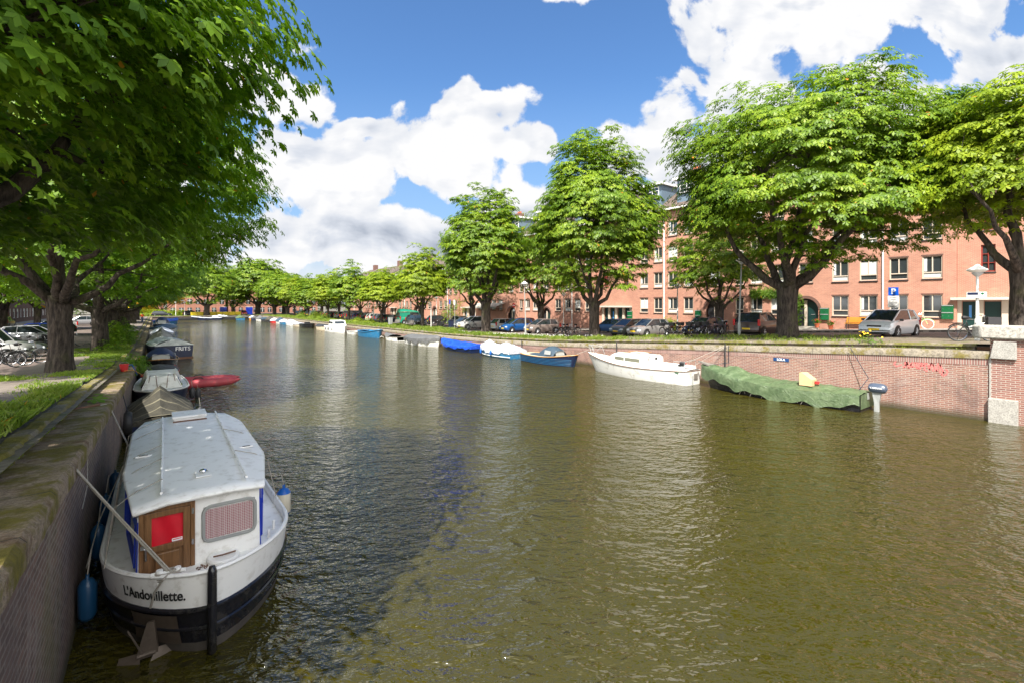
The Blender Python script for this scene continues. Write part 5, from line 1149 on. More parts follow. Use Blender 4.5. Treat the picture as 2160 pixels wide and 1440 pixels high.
# ---------------------------------------------------------------- boats
class Hull:
    def __init__(s, L, B, F0, F1, tr=.8, bl=.5, p=2.0, q=.8, k=.78, rake=.35, mid=None, draft=.3):
        s.L, s.B, s.F0, s.F1, s.tr, s.bl, s.p, s.q, s.k, s.rake, s.draft = L, B, F0, F1, tr, bl, p, q, k, rake, draft; s.mid = mid if mid is not None else min(F0, F1)*.92
    def b(s, t):
        u = (1-t)/s.bl; a = s.B/2*(s.tr+(1-s.tr)*math.sin(min(t/.4, 1)*math.pi/2))
        if u < 1: a *= max(0, 1-(1-u)**s.p)**s.q
        return a
    def zs(s, t):
        if t < .42: w_ = (1-t/.42)**2; return s.mid+(s.F0-s.mid)*w_
        w_ = ((t-.42)/.58)**2; return s.mid+(s.F1-s.mid)*w_
    def y(s, t, z):
        v = min(1, max(0, (z+s.draft)/(s.zs(t)+s.draft))); bf = max(0, (t-(1-s.bl))/s.bl)**1.5; kk = s.k*(1-.55*bf); return s.b(t)*(kk+(1-kk)*v**.6)
    def x(s, t, z): return -s.L/2+s.L*t+s.rake*(max(z, -.2)/s.F1-.6)*max(0, (t-.7)/.3)**2
    def P(s, t, z, sg=1, off=0): return (s.x(t, z), sg*(s.y(t, z)+off), z)
    def skin(s, z0=None, z1=None, nt=26, nz=5, off=0, t0=0, t1=1, inner=0):
        mb = MB()
        tt = lambda a: t0+(t1-t0)*(1-(1-a)**1.5)
        for sg in (1, -1):
            def fn(a, b, sg=sg):
                t = tt(a); za = -s.draft if z0 is None else z0(t) if callable(z0) else z0; zb = s.zs(t) if z1 is None else z1(t) if callable(z1) else z1
                z = za+(zb-za)*b; return s.P(t, z, sg, off)
            mb.grid(fn, nt, nz)
        if t0 == 0:
            za = -s.draft if z0 is None else z0(0) if callable(z0) else z0; zb = s.zs(0) if z1 is None else z1(0) if callable(z1) else z1
            mb.grid(lambda a, b: (s.x(0, 0), (2*a-1)*(s.y(0, za+(zb-za)*b)+off), za+(zb-za)*b), 6, nz)
        return mb
    def deck(s, dz=0, inset=.02, t0=0, t1=.995, n=24, crown=.04, zabs=None):
        def fn(a, b):
            t = t0+(t1-t0)*a; z = (s.zs(t)+dz) if zabs is None else zabs; y = max(0.0, s.y(t, z)-inset)*(2*b-1); return (s.x(t, z), y, z+crown*(1-(2*b-1)**2)*min(1, s.b(t)*2))
        return MB().grid(fn, n, 6)
    def rail(s, r=.03, dz=0, off=.01, stern=True, t1=1.0):
        mb = MB(); N_ = 26; pts = [s.P(t1*(1-(1-i/N_)**1.5), s.zs(t1*(1-(1-i/N_)**1.5))+dz, 1, off) for i in range(N_+1)]; q = [(p_[0], -p_[1], p_[2]) for p_ in pts]
        ring = q[::-1]+pts if False else pts+q[::-1]
        if stern: ring.append(ring[0])
        mb.tube(ring, r, 6, not stern); return mb
    def cover(s, ridge, drop=.15, t0=0, t1=1, off=.035, wav=.02, seed=1, nt=44, ny=14, wob=.06, flat=.5, sca=.5):
        rs = np.random.default_rng(seed); ph = rs.random(8)*6.28; rt = [r_[0] for r_ in ridge]; rh = [r_[1] for r_ in ridge]
        nz_ = lambda x, y: (math.sin(x*5.1+y*3+ph[0])+math.sin(x*9.7-y*5+ph[1])*.6+math.sin(x*17+y*11+ph[2])*.35+math.sin(y*13+ph[3]-x*2)*.3)
        def fn(a, b):
            t = t0+(t1-t0)*(1-(1-a)**1.3); t = min(t, .998); q = 2*b-1; aq = abs(q); sg = 1 if q >= 0 else -1; z0 = s.zs(t)
            if aq > .8:
                e = (aq-.8)/.2; dd = drop*(1+sca*(.55*math.sin(t*23+ph[4])+.35*math.sin(t*51+ph[5])+.3*math.sin(t*9+ph[7]))*e); z = z0+.02-dd*e; y = s.y(t, z0)+off+.02*math.sin(t*40+ph[6]+sg)*e
                return (s.x(t, z0), sg*y, z)
            f = aq/.8; h = float(np.interp(t, rt, rh)); y = (s.y(t, z0)+off)*f; prof = (1-f**2)*flat+(1-f)*(1-flat)
            return (s.x(t, z0), sg*y, z0+.02+h*prof+wav*nz_(t*s.L, y)*(1-f**4))
        mb = MB().grid(fn, nt, ny*2)
        if t0 == 0:  # end flap over the transom
            z0 = s.zs(0); h = float(np.interp(0, rt, rh))
            mb.grid(lambda a, b: (s.x(0, 0)-.04, (2*a-1)*(s.y(0, z0)+off)*.99, z0+.02+h*((1-(2*a-1)**2*1)*flat+(1-abs(2*a-1))*(1-flat))*(1-b)*1-drop*b), 10, 4)
        return mb
gb = 'boats moored along the sunny quay'; gbl = 'boats moored along the shaded quay'; AW, TW = R(90), R(-90)  # bow away / bow towards the bridge
def boat(name, label, n, s, rz, H_, hullm, group=gb, cat='boat', rail='varnish', stripe=None, inner=None, thwarts=0):
    t = thing(name, label, cat, (n, s, 0), rz, group)
    h = H_.skin().build('hull', M[hullm], t, smooth=True, sharp=60)
    if rail: H_.rail().build('rub_rail', M[rail], t, smooth=True)
    if inner:
        H_.skin(z0=.08, off=-.06).build('inner_hull', M[inner], t, smooth=True, sharp=60); H_.deck(zabs=.1, inset=.05, crown=0).build('floor', M[inner], t)
        H_.deck(dz=-.03, inset=.0, t0=.82).build('foredeck', M[inner], t)
        for k in range(thwarts): tt = .2+.28*k; MB().box((H_.x(tt, .3), 0, H_.zs(tt)-.16), (.26, 2*H_.y(tt, H_.zs(tt)-.16)-.1, .035)).build('thwart', M['varnish'], t)
    return t
def fender(parent, x, y, z, m_='bluefender', r=.085, L=.42, cap=None, rope=.35):
    o = MB().lathe([(0, -L/2), (r*.6, -L/2+.02), (r, -L/2+.09), (r, L/2-.09), (r*.6, L/2-.02), (.02, L/2), (.02, L/2+.05)], (x, y, z), 12).build('fender', M[m_], parent, smooth=True, sharp=0)
    if cap:
        MB().lathe([(r+.003, -L/2+.09), (r*.62, -L/2+.02), (0, -L/2-.01)], (x, y, z), 12).build('fender_cap', M[cap], o, smooth=True); MB().lathe([(r+.003, L/2-.09), (r*.62, L/2-.02), (.025, L/2), (.025, L/2+.06)], (x, y, z), 12).build('fender_cap', M[cap], o, smooth=True)
    if rope: MB().tube([(x, y, z+L/2+.04), (x, y*.97, z+L/2+rope)], .008, 5).build('lanyard', M['rope'], o)
    return o
def outboard(parent, x, y, z, m_='dark', sc=1.0, label=None):
    o = MB().grid(lambda a, b: (x-.30*sc+.5*sc*(a-.5)*1.0, y+.145*sc*math.cos(2*math.pi*b)*(1-(2*a-1)**4)**.5, z+.28*sc+.15*sc*math.sin(2*math.pi*b)*(1-(2*a-1)**4)**.5), 10, 12).build('outboard_motor', M[m_], parent, smooth=True)
    MB().prism([(x-.40*sc, y-.05*sc, z+.18*sc), (x-.16*sc, y-.05*sc, z+.18*sc), (x-.22*sc, y-.04*sc, z-.15*sc), (x-.22*sc, y-.04*sc, z-.62*sc), (x-.35*sc, y-.04*sc, z-.62*sc), (x-.34*sc, y-.05*sc, z-.15*sc)], (0, .1*sc, 0)).build('motor_leg', M['galv'], o, bevel=.015); MB().box((x-.06, y, z+.02), (.12, .2, .26)).build('clamp', M['dark'], o)
    return o

# --- houseboat in front of the bridge
H1 = Hull(7.35, 2.34, .86, 1.02, tr=.86, bl=.235, p=2.2, q=.62, k=.82, rake=.10, mid=.86)
hb = thing('houseboat', 'white and black cabin boat with oak door, named L\'Andouillette. on its bow', 'houseboat', (.55, 10.62, 0), TW)
H1.skin(z1=.55).build('hull', M['hull_black'], hb, smooth=True, sharp=60)
H1.skin(z0=.55, nz=4).build('topside', M['white'], hb, smooth=True, sharp=60)
for z, r in ((.555, .032), (.31, .026)):
    mb = MB(); pts = [H1.P(1-(1-i/40)**1.6, z, 1, .012) for i in range(41)]; mb.tube(pts+[(p[0], -p[1], p[2]) for p in pts[::-1]], r, 7); mb.build('rubbing_strake', M['hull_black'], hb, smooth=True)
H1.skin(z0=-.1, z1=.12, nz=2, off=.004).build('waterline_grime', mat('grey_grime', (.07, .06, .05), .8, var=.5, vscale=5), hb, smooth=True, sharp=60)
H1.deck(-.10, .06, crown=.02, n=30).build('deck', M['white'], hb, smooth=True)
H1.skin(z0=lambda t: H1.zs(t)-.11, off=-.055, nz=1).build('bulwark_inner', M['white'], hb, smooth=True)
H1.rail(.03, 0, -.025).build('gunwale', M['white'], hb, smooth=True)
MB().tube([(3.69, 0, -.25), (3.71, 0, .5), (3.74, 0, 1.02), (3.73, 0, 1.09)], [.05, .055, .052, .03], 10).build('stem_post', M['hull_black'], hb, smooth=True, sharp=0)
# cabin plan (x, half width left, half width right) : left = -y (quay side)
CP = [(3.13, -.74, .62), (1.3, -.92, .93), (-1.6, -.90, .93), (-2.42, -.80, .80)]
DZ, RZ = .74, 1.80
def roofz(x, y): q = abs(y)/.93; return RZ+.015-.01*q-.21*max(0, q-.54)-.25*max(0, q-.99)-.03*max(0, (-x-1.6))
mb = MB()
for (a, b) in zip(CP, CP[1:]):
    for j in (1, 2):
        zt = lambda c: roofz(c[0], c[j])-.03; mb.quad((a[0], a[j], DZ), (b[0], b[j]*1.0, DZ), (b[0], b[j]*.97, zt(b)), (a[0], a[j]*.97, zt(a)))
a = CP[-1]; mb.quad((a[0], a[1], DZ), (a[0], a[2], DZ), (a[0], a[2]*.97, 1.62), (a[0], a[1]*.97, 1.62))
mb.build('cabin_side', M['white'], hb)
dy0, dy1, wy0, wy1, wz0, wz1 = -.72, -.15, -.05, .555, 1.15, 1.61
fx = 3.13; mb = MB()
def fq(y0, y1, z0, z1): mb.quad((fx, y0, z0), (fx, y1, z0), (fx, y1, z1), (fx, y0, z1))
fq(-.74, dy0, .7, 1.66); mb.quad((fx, dy1, .7), (fx, wy0, .7), (fx, wy0, 1.80), (fx, dy1, 1.80)); fq(wy0, wy1, .7, wz0); mb.poly([(fx, wy0, wz1), (fx, wy1, wz1), (fx, wy1, 1.745), (fx, .3, 1.80), (fx, wy0, 1.815)]); mb.quad((fx, wy1, .7), (fx, .62, .7), (fx, .61, 1.715), (fx, wy1, 1.735)); mb.poly([(fx, dy0, 1.70), (fx, dy1, 1.76), (fx, dy1, 1.80), (fx, -.4, 1.765), (fx, dy0, 1.70)][:4])
mb.build('cabin_front', M['white'], hb, recalc=False)
# roof with eave lip
def rf_fn(a, b):
    b = (0, .015, .245, .5, .755, .985, 1)[int(round(b*6))]
    x = 3.20-5.72*a; lo = float(np.interp(-x, [-3.2, -1.3, 1.6, 2.52], [-.79, -.97, -.95, -.76])); hi = float(np.interp(-x, [-3.2, -1.3, 1.6, 2.52], [.67, .98, .98, .76])); y = lo+(hi-lo)*b; return (x+(.04*math.sin(math.pi*b) if a == 0 else 0), y, roofz(x, y))
rm = MB().grid(rf_fn, 20, 6); n0 = len(rm.v)
ro = rm.build('roof', M['white'], hb, smooth=True, sharp=5); md = ro.modifiers.new('sol', 'SOLIDIFY'); md.thickness = .045; md.offset = -1
for yy, nm in ((-.50, 0), (.48, 1)):
    MB().tube([(2.95, yy-.0, roofz(2.9, yy)+.04), (-2.25, yy+.06, roofz(-2.2, yy)+.045)], .017, 7).build('roof_rail', M['white'], hb)
    mb = MB()
    for k in range(9): x = 2.8-k*.62; mb.box((x, yy+.06*(2.95-x)/5.2, roofz(x, yy)+.02), (.03, .022, .05))
    mb.build('rail_foot', M['galv'], hb)
MB().box((-2.0, .03, 1.90), (.62, .62, .05)).box((-2.0, .03, 1.845), (.56, .56, .08)).build('roof_hatch', M['white'], hb, bevel=.01)
MB().box((-1.66, .03, 1.825), (.05, .6, .02)).build('hatch_slot', M['rust'], hb)
MB().lathe([(.0, .075), (.045, .06), (.055, .04), (.02, .03), (.012, 0)], (2.35, .0, 1.83), 14).build('vent_dome', M['chrome'], hb, smooth=True)
MB().box((2.35, .0, 1.832), (.30, .2, .012)).build('vent_plate', M['white'], hb, bevel=.004)
for x, y in ((.6, -.72), (1.0, .73)): o = MB().box((x, y, roofz(x, y)+.015), (.06, .22, .03)).build('ventilator', M['white'], hb, bevel=.01); MB().box((x+.02, y, roofz(x, y)+.033), (.03, .12, .006)).build('slot', M['dark'], o)
# oak door with frame, pane, panel, handle, hinges
dx = fx+.02; d = MB().box((dx-.03, (dy0+dy1)/2, 1.24), (.05, dy1-dy0, .98)).build('door', M['oak'], hb)
fr = MB().box((dx+.004, dy0+.02, 1.24), (.05, .05, 1.0)).box((dx+.004, dy1-.02, 1.25), (.05, .05, 1.04)).box((dx+.002, (dy0+dy1)/2, 1.725), (.05, dy1-dy0-.08, .05), 0).build('frame', M['oak'], d, bevel=.006)
for yy in (dy0+.085, dy1-.085): MB().box((dx+.012, yy, 1.22), (.025, .075, .94)).build('stile', M['oak'], d, bevel=.004)
for zz, hh in ((1.66, .07), (1.23, .07), (.86, .08)): MB().box((dx+.012, (dy0+dy1)/2, zz), (.025, dy1-dy0-.24, hh)).build('rail', M['oak'], d, bevel=.004)
MB().box((dx+.012, (dy0+dy1)/2, 1.045), (.026, .26, .24)).build('raised_panel', M['oak'], d, bevel=.012)
yc = (dy0+dy1)/2; MB().grid(lambda a, b: (dx+.001+.006*math.sin(a*9+b*3), yc-.165+.33*a, 1.265+.36*b), 20, 8).build('red_curtain', M['redcloth'], d, smooth=True)
MB().box((dx+.016, yc+.10, 1.295), (.003, .11, .04)).build('sticker', M['foamw'], d)
o = MB().box((dx+.0185, yc+.10, 1.300), (.002, .09, .010)).build('sticker_print', M['petalr'], d)
MB().box((dx+.03, dy0+.045, 1.29), (.03, .07, .05)).tube([(dx+.05, dy0+.06, 1.27), (dx+.055, dy0+.065, 1.13)], .014, 8).build('handle', M['chrome'], d)
for zz in (.80, 1.22, 1.62): MB().box((dx+.03, dy1-.02, zz), (.02, .025, .07)).build('hinge', M['chrome'], d)
# front window: rounded grey frame, gingham curtain behind glass
def rrect(y0, y1, z0, z1, r, n=5):
    P = []
    for cy, cz, a0 in ((y1-r, z1-r, 0), (y0+r, z1-r, 90), (y0+r, z0+r, 180), (y1-r, z0+r, 270)):
        for k in range(n+1): a = R(a0+90*k/n); P.append((cy+r*math.cos(a), cz+r*math.sin(a)))
    return P
def wframe(parent, x, y0, y1, z0, z1, r=.09, axis='x', m_='galv'):
    P = rrect(y0, y1, z0, z1, r); pts = [(x, a, b) for a, b in P]; pts.append(pts[0]); o = MB().tube(pts, .024, 6, False).build('window_frame', M[m_], parent, smooth=True); return o
wf = wframe(hb, fx+.008, wy0, wy1, wz0, wz1); MB().poly([(fx+.001, a, b) for a, b in rrect(wy0, wy1, wz0, wz1, .09)]).build('backing', M['white'], wf)
cu = MB().grid(lambda a, b: (.006*math.sin(a*55), -.285+.57*a, .395*b+.02*(1-b)*abs(a-.35)), 60, 4).build('curtain', M['gingham'], wf, smooth=True)
cu.rotation_euler = (0, 0, 0); cu.location = (fx+.012, (wy0+wy1)/2, wz0+.03)
cu.data.transform(Matrix.Rotation(R(-90), 4, 'Z')); cu.rotation_euler = (0, 0, R(90))
# side windows with blue surround
for j, sg in ((1, -1), (2, 1)):
    for xa, xb in ((2.95, 1.75), (1.35, .25), (-.05, -1.2)):
        ya = float(np.interp(-xa, [-3.13, -1.3, 1.6], [c[j] for c in CP[:3]])); yb = float(np.interp(-xb, [-3.13, -1.3, 1.6], [c[j] for c in CP[:3]]))
        q = lambda x, y, z, o_: (x, (y+sg*o_)*(1-.03*(z-DZ)), z)
        o = MB().quad(q(xa, ya, .98, .008), q(xb, yb, .98, .008), q(xb, yb, 1.5, .008), q(xa, ya, 1.5, .008)).build('side_window', M['glass'], hb)
        MB().tube([q(xa, ya, .98, .015), q(xb, yb, .98, .015), q(xb, yb, 1.5, .015), q(xa, ya, 1.5, .015), q(xa, ya, .98, .015)], .022, 5, False).build('blue_frame', M['blue'], o)
    c0 = CP[0]; MB().prism([(3.135, c0[j]+sg*.003, DZ), (3.0, c0[j]*1.02+sg*.003, DZ), (3.0, c0[j]*1.0+sg*.003, 1.6), (3.135, c0[j]*.98+sg*.003, 1.6)], (0, sg*.012, 0)).build('blue_trim', M['blue'], hb)
# bow fittings
mb = MB()
for k in range(16):
    a = k*.9; c = (3.33+.05*math.sin(a*1.7), -.13+k*.017, DZ+.21+.015*math.cos(a*2)); mb.tube([(c[0]+.018*math.cos(q), c[1]+.012*math.sin(q), DZ+.185+.006*math.sin(q+k)) for q in [i*math.pi/4 for i in range(9)]], .005, 5, False)
mb.build('anchor_chain', M['rust'], hb)
MB().tube([(3.42, -.52, .88), (3.42, -.52, 1.07)], .035, 8).tube([(3.46, -.34, .88), (3.46, -.34, 1.07)], .035, 8).tube([(3.40, -.60, 1.02), (3.48, -.26, 1.02)], .025, 8).build('mooring_bitts', M['white'], hb, smooth=True, sharp=40)
MB().lathe([(0, .14), (.17, .14), (.19, .12), (.19, .0)], (3.27, .16, .84), 20).build('windlass_cover', M['white'], hb, smooth=True)
MB().tube([(3.3, .05, 1.0), (3.36, .14, 1.02), (3.30, .30, 1.0)], .010, 6).build('deck_handle', M['rust'], hb)
for x, y in ((2.85, .78), (2.55, .90)): MB().tube([(x, y, .84), (x, y, .98)], .02, 8).build('cleat', M['white'], hb)
# anchor on its plate
pa = [(yy, zz) for yy, zz in ((-.62, .50), (-.26, .50), (-.14, .10), (-.66, .10))]
def onbow(y, z, off):
    best = min((abs(H1.y(1-u, z)-abs(y)), 1-u) for u in [i*.002 for i in range(300)])[1]; p = H1.P(best, z, -1, 0); e = .002; p2 = H1.P(best-e, z, -1, 0); tn = Vector((p2[0]-p[0], p2[1]-p[1], 0)).normalized(); nn = Vector((-tn.y, tn.x, 0)); nn = nn if nn.x > 0 else -nn
    return (p[0]+nn.x*off, p[1]+nn.y*off, z)
mb = MB().grid(lambda a, b: onbow(-.78+.44*a+.05*(1-b), .12+.38*b, .02), 8, 4); mb.build('anchor_plate', M['galvr'], hb)
A0 = onbow(-.56, .42, .06); A1 = onbow(-.52, .04, .16)
mb = MB().prism([(A0[0], A0[1]-.03, .45), (A0[0], A0[1]+.04, .45), (A1[0], A1[1]+.13, .03), (A1[0], A1[1]-.10, .03)], (.045, -.01, 0))
mb.prism([(A1[0]+.02, A1[1]-.06, .10), (A1[0]+.10, A1[1]-.06, -.02), (A1[0]-.02, A1[1]-.30, -.06), (A1[0]-.08, A1[1]-.26, .06)], (.02, 0, -.03))
mb.prism([(A1[0]+.02, A1[1]+.10, .10), (A1[0]+.12, A1[1]+.02, -.03), (A1[0]+.06, A1[1]+.30, -.09), (A1[0]-.04, A1[1]+.30, .07)], (.02, 0, -.03))
mb.tube([(A0[0]+.02, A0[1]-.22, .42), (A1[0]+.06, A1[1]-.02, .06)], .011, 6); mb.tube([(A1[0]+.05, A1[1]-.09, .08), (A1[0]+.05, A1[1]+.09, .08)], .028, 8)
mb.build('anchor', M['galvr'], hb, bevel=.004)
# name wrapped round the bow
arc = [(0.0, H1.P(1, .8, -1))]; Tn = [1-(i/240)**1.5*.32 for i in range(241)]
acc = 0; tab = []
prev = None
for t_ in Tn:
    p = H1.P(t_, .8, -1)
    if prev: acc += math.dist(p, prev)
    tab.append((acc, t_)); prev = p
def name_on_bow(o, ac, zc, off, slope=0):
    for v in o.data.vertices:
        x, y, zz = v.co; ar = ac-x; t_ = float(np.interp(ar, [q[0] for q in tab], [q[1] for q in tab])); z = zc+y+slope*x
        p = Vector(H1.P(t_, z, -1)); p2 = Vector(H1.P(t_-.004, z, -1)); tn = (p2-p).normalized(); nn = Vector((-tn.y, tn.x, 0)); nn = nn if (nn.x*1+nn.y*-1) > 0 else -nn
        v.co = p+nn.normalized()*(off+zz)
o = text("L'Andouillette.", .185, M['blacktext'], 'boat_name', hb, .002, .15, .003)
o.scale = (1, 1, 1)
for v in o.data.vertices: v.co.x *= .80
name_on_bow(o, .72, .755, .006, -.0)
# mooring line coils on the bitts
mb = MB()
for k in range(6): mb.tube([(3.44+.05*math.cos(a)+.02*math.sin(a), -.43+(.11+.004*k)*math.sin(a), 1.0+.010*math.sin(a+k)+.016*(k-3)) for a in [i*math.pi/8 for i in range(17)]], .014, 6, False)
mb.tube([(3.44, -.34, 1.03), (3.50, -.37, 1.07), onbow(-.46, 1.0, .03), onbow(-.55, .82, .02), onbow(-.60, .60, .02)], .013, 6); mb.build('rope_coil', M['rope'], hb, smooth=True)
# lashings and fenders
for x, y0 in ((2.4, -.5), (1.3, -.5), (.4, -.5), (-1.0, -.5), (-1.9, -.5)): MB().tube([(x, y0+.02, roofz(x, -.5)+.06), (x+.05, -.8, roofz(x, -.8)+.02), (x+.08, -1.0, 1.62), (x+.3, -1.08, .95)], .008, 5).build('lashing', M['rope'], hb)
for x in (1.5, -.2): MB().tube([(x, .50, roofz(x, .5)+.06), (x-.02, .8, roofz(x, .8)+.015), (x-.05, 1.0, 1.60), (x-.1, 1.14, .92)], .008, 5).build('lashing', M['rope'], hb)
for x, y, z in ((2.35, -1.27, .46), (.9, -1.27, .62), (-.5, -1.27, .62), (-2.0, -1.22, .6)): fender(hb, x, y, z, 'bluefender', .10, .56)
fender(hb, 1.25, 1.30, .72, 'fenderw', .115, .52, 'fenderblue2', .25)
MB().tube([(-3.4, .85, .8), (-3.4, .85, 1.5), (-3.4, .72, 1.56), (-3.4, .60, 1.5)], .02, 7).build('ladder_rail', M['chrome'], hb, smooth=True)
def rope(label, pts, r=.015, m_='rope', sag=0.0, name='mooring_rope'):
    pts = [Vector(p) for p in pts]; out = []
    for a, b in zip(pts, pts[1:]):
        for k in range(10): u_ = k/10; q = a.lerp(b, u_); q.z -= sag*4*u_*(1-u_)*(b-a).length; out.append(q)
    out.append(pts[-1]); o = MB().tube(out, r, 7).build(name, M[m_], None, smooth=True); return tag(o, label, 'rope')
rope("thick grey mooring rope from the wall ring down to the houseboat's bow", [(-1.15, 8.25, 2.285), (-.98, 8.12, 2.30), (-.83, 8.05, 2.27), (.10, 7.19, 1.05), (.16, 7.17, 1.0)], .017, sag=.004)
rope("second strand of the houseboat's bow line", [(-1.15, 8.22, 2.285), (-.82, 8.02, 2.26), (.14, 7.16, 1.04)], .011, sag=.002)
tag(MB().tube([(-1.22+.07*math.cos(a), 8.3+.05*math.sin(a), 2.285) for a in [i*math.pi/6 for i in range(13)]], .012, 6, False).build('mooring_ring', M['galv']), "iron mooring ring on the coping at the end of the houseboat's bow rope", 'mooring ring')
rope("mooring rope from the coping to the houseboat's stern corner", [(-1.3, 13.6, 2.07), (-.9, 13.9, 2.08), (-.83, 13.9, 2.0), (-.35, 13.0, .95)], .016, sag=.015)
tag(MB().tube([(-1.45, 13.5, 2.09), (-1.0, 13.8, 2.10)], .03, 7).build('mooring_bar', M['rust']), 'dark iron bar on the coping holding the stern mooring rope', 'mooring bar')
rope('thin line from the roof of the houseboat along the wall to a fender', [(-.45, 10.9, 1.5), (-.70, 9.6, 1.0), (-.74, 8.4, .82)], .008)
rope('thin cord hanging across the dark wall', [(-.84, 9.7, 2.1), (-.80, 9.2, 1.7), (-.80, 8.6, 1.55)], .005, sag=.02)
# leaf floating on the water
rs = np.random.default_rng(3); V, F = leaves(np.array([[-.25, 6.35, .02]]), np.array([[.6, -.2, 0.]]), np.array([[0, 0, 1.]]), np.array([.13]), 5, rs, .2, .02); tag(np_mesh('floating_leaf', V, F, M['ivy']), 'bright green chestnut leaf floating by the houseboat bow', 'leaf')
rs = np.random.default_rng(4); V, F = leaves(np.array([[-1.15, 14.6, 2.12], [-1.0, 14.9, 2.15], [-1.2, 15.1, 2.1]]), np.array([[.6, -.2, 0.], [-.3, .4, 0], [.1, -1, 0]]), unit(np.array([[0, -.3, 1.], [.3, 0, 1], [0, .2, 1]])), np.array([.3, .28, .26]), 6, rs, .24, .1); tag(np_mesh('fallen_leaf_sprig', V, F, M['ivy']), 'fresh green leaf sprig lying on the mossy coping', 'leaves')
t = thing('bucket', 'small red bucket standing on the coping of the shaded quay', 'bucket', (-1.12, 26.6, gz(26.6)+.02)); MB().lathe([(0, 0), (.12, 0), (.165, .29), (.175, .29), (.175, .31), (.15, .3), (.11, .03)], n=16).build('pail', M['redp'], t, smooth=True); MB().tube([(.17*math.cos(a), .0, .3+.1*math.sin(a)) for a in [i*math.pi/8 for i in range(9)]], .006, 5).build('handle', M['galv'], t)

# --- shaded side boats
H_ = Hull(5.2, 1.9, .62, .8, tr=.8, bl=.5); t = boat('tented_boat', 'small boat under an olive striped canvas pitched like a tent behind the houseboat', .1, 21.4, AW, H_, 'navy', gbl, rail=None)
H_.cover([(0, .12), (.2, .55), (.36, .92), (.5, .5), (1, .12)], .12, flat=.0, wav=.03, seed=3).build('canvas_tent', M['tolive'], t, smooth=True, sharp=50); fender(t, -1.2, -1.15, .4, 'dark', .12, .5)
H_ = Hull(5.6, 2.0, .62, .72, tr=.82, bl=.42, q=.6, p=2.2); t = boat('cabin_boat', 'small navy cabin boat with white wheelhouse front behind the tented boat', .2, 27.3, TW, H_, 'navy', gbl, rail='oldwhite')
H_.deck(-.02, .02).build('deck', M['oldwhite'], t, smooth=True)
mb = MB(); lo, hi = [(1.75, .72, .7), (-1.6, .80, .66)], [(1.2, .52, 1.14), (-1.5, .62, 1.14)]
for sg in (1, -1): mb.quad((1.75, sg*.72, .66), (-1.6, sg*.8, .62), (-1.5, sg*.62, 1.13), (1.2, sg*.52, 1.13))
mb.quad((1.75, .72, .66), (1.75, -.72, .66), (1.2, -.52, 1.13), (1.2, .52, 1.13)); mb.quad((-1.6, .8, .62), (-1.6, -.8, .62), (-1.5, -.62, 1.13), (-1.5, .62, 1.13)); mb.quad((1.2, .52, 1.13), (1.2, -.52, 1.13), (-1.5, -.62, 1.13), (-1.5, .62, 1.13)); mb.build('cabin', M['oldwhite'], t, bevel=.05)
for sg in (1, -1): MB().quad((1.70, sg*.66, .72), (1.36, sg*.745, .72), (1.1, sg*.60, 1.05), (1.30, sg*.50, 1.05)).build('cabin_window', M['glass'], t); MB().tube([(1.72, sg*.16, .70), (1.25, sg*.22, 1.2), (1.2, sg*.42, 1.2), (1.6, sg*.5, .72)], .012, 6).build('hand_rail', M['rust'], t); MB().tube([(1.0, sg*.5, 1.17), (-1.3, sg*.55, 1.17)], .03, 6).build('roof_rail', M['oldwhite'], t)
fender(t, 1.4, 1.1, .3, 'dark', .11, .5); fender(t, .9, 1.35, .12, 'dark', .11, .55, rope=.2)
t = thing('inflatable_boat', 'faded red inflatable boat poking out from behind the cabin boat', 'inflatable boat', (1.45, 29.9, .12), R(-4), gbl)
for sg in (1, -1): MB().tube([(-1.7, sg*.62, .12), (-1.6, sg*.62, .12), (1.2, sg*.62, .12), (1.75, sg*.55, .13), (2.0, sg*.52, .16), (2.25, sg*.50, .2)], [.16, .23, .23, .2, .13, .01], 14).build('tube', M['inflred'], t, smooth=True); MB().tube([(.1, sg*.62, .34), (.2, sg*.62, .42), (.45, sg*.62, .42), (.55, sg*.62, .34)], .03, 6).build('grip', M['black'], t)
MB().box((-.5, 0, .05), (2.4, 1.0, .06)).build('floor', M['dark'], t); MB().box((-1.65, 0, .2), (.05, 1.0, .38)).build('transom', M['greywood'], t)
H_ = Hull(5.0, 1.9, .55, .72, tr=.82, bl=.5); t = boat('covered_boat', 'white boat with red gunwale under a black cover beside the inflatable', .1, 33.6, TW, H_, 'oldwhite', gbl, rail='redp'); H_.cover([(0, .1), (.4, .28), (1, .08)], .03, t1=.92, seed=8).build('cover', M['tblack'], t, smooth=True, sharp=60)
MB().box((2.2, -.2, .62), (.7, 1.1, .06)).build('foredeck', M['redp'], t)
def canopy(H_, t, x0, x1, h, w0, m_, pane=True, wind=True):
    zb = H_.mid; f = lambda a, b: (x0+(x1-x0)*a, (2*b-1)*w0*(1-.18*math.sin(math.pi*b)*0)*(.98-.1*a), zb+h*(math.sin(math.pi*b)**.45)*(math.sin(math.pi*(.12+.76*a))**.5))
    o = MB().grid(f, 12, 16).build('canopy', M[m_], t, smooth=True, sharp=60)
    if pane:
        MB().quad((x1+.01, -w0*.55, zb+.12), (x1+.01, w0*.55, zb+.12), (x1-.07, w0*.5, zb+h*.62), (x1-.07, -w0*.5, zb+h*.62)).build('clear_window', M['galv'], o)
        for sg in (1, -1): MB().quad((x1-.25, sg*w0*.93, zb+.18), (x1-.9, sg*w0*.96, zb+.18), (x1-.9, sg*w0*.86, zb+h*.66), (x1-.3, sg*w0*.82, zb+h*.6)).build('clear_window', M['galv'], o)
    return o
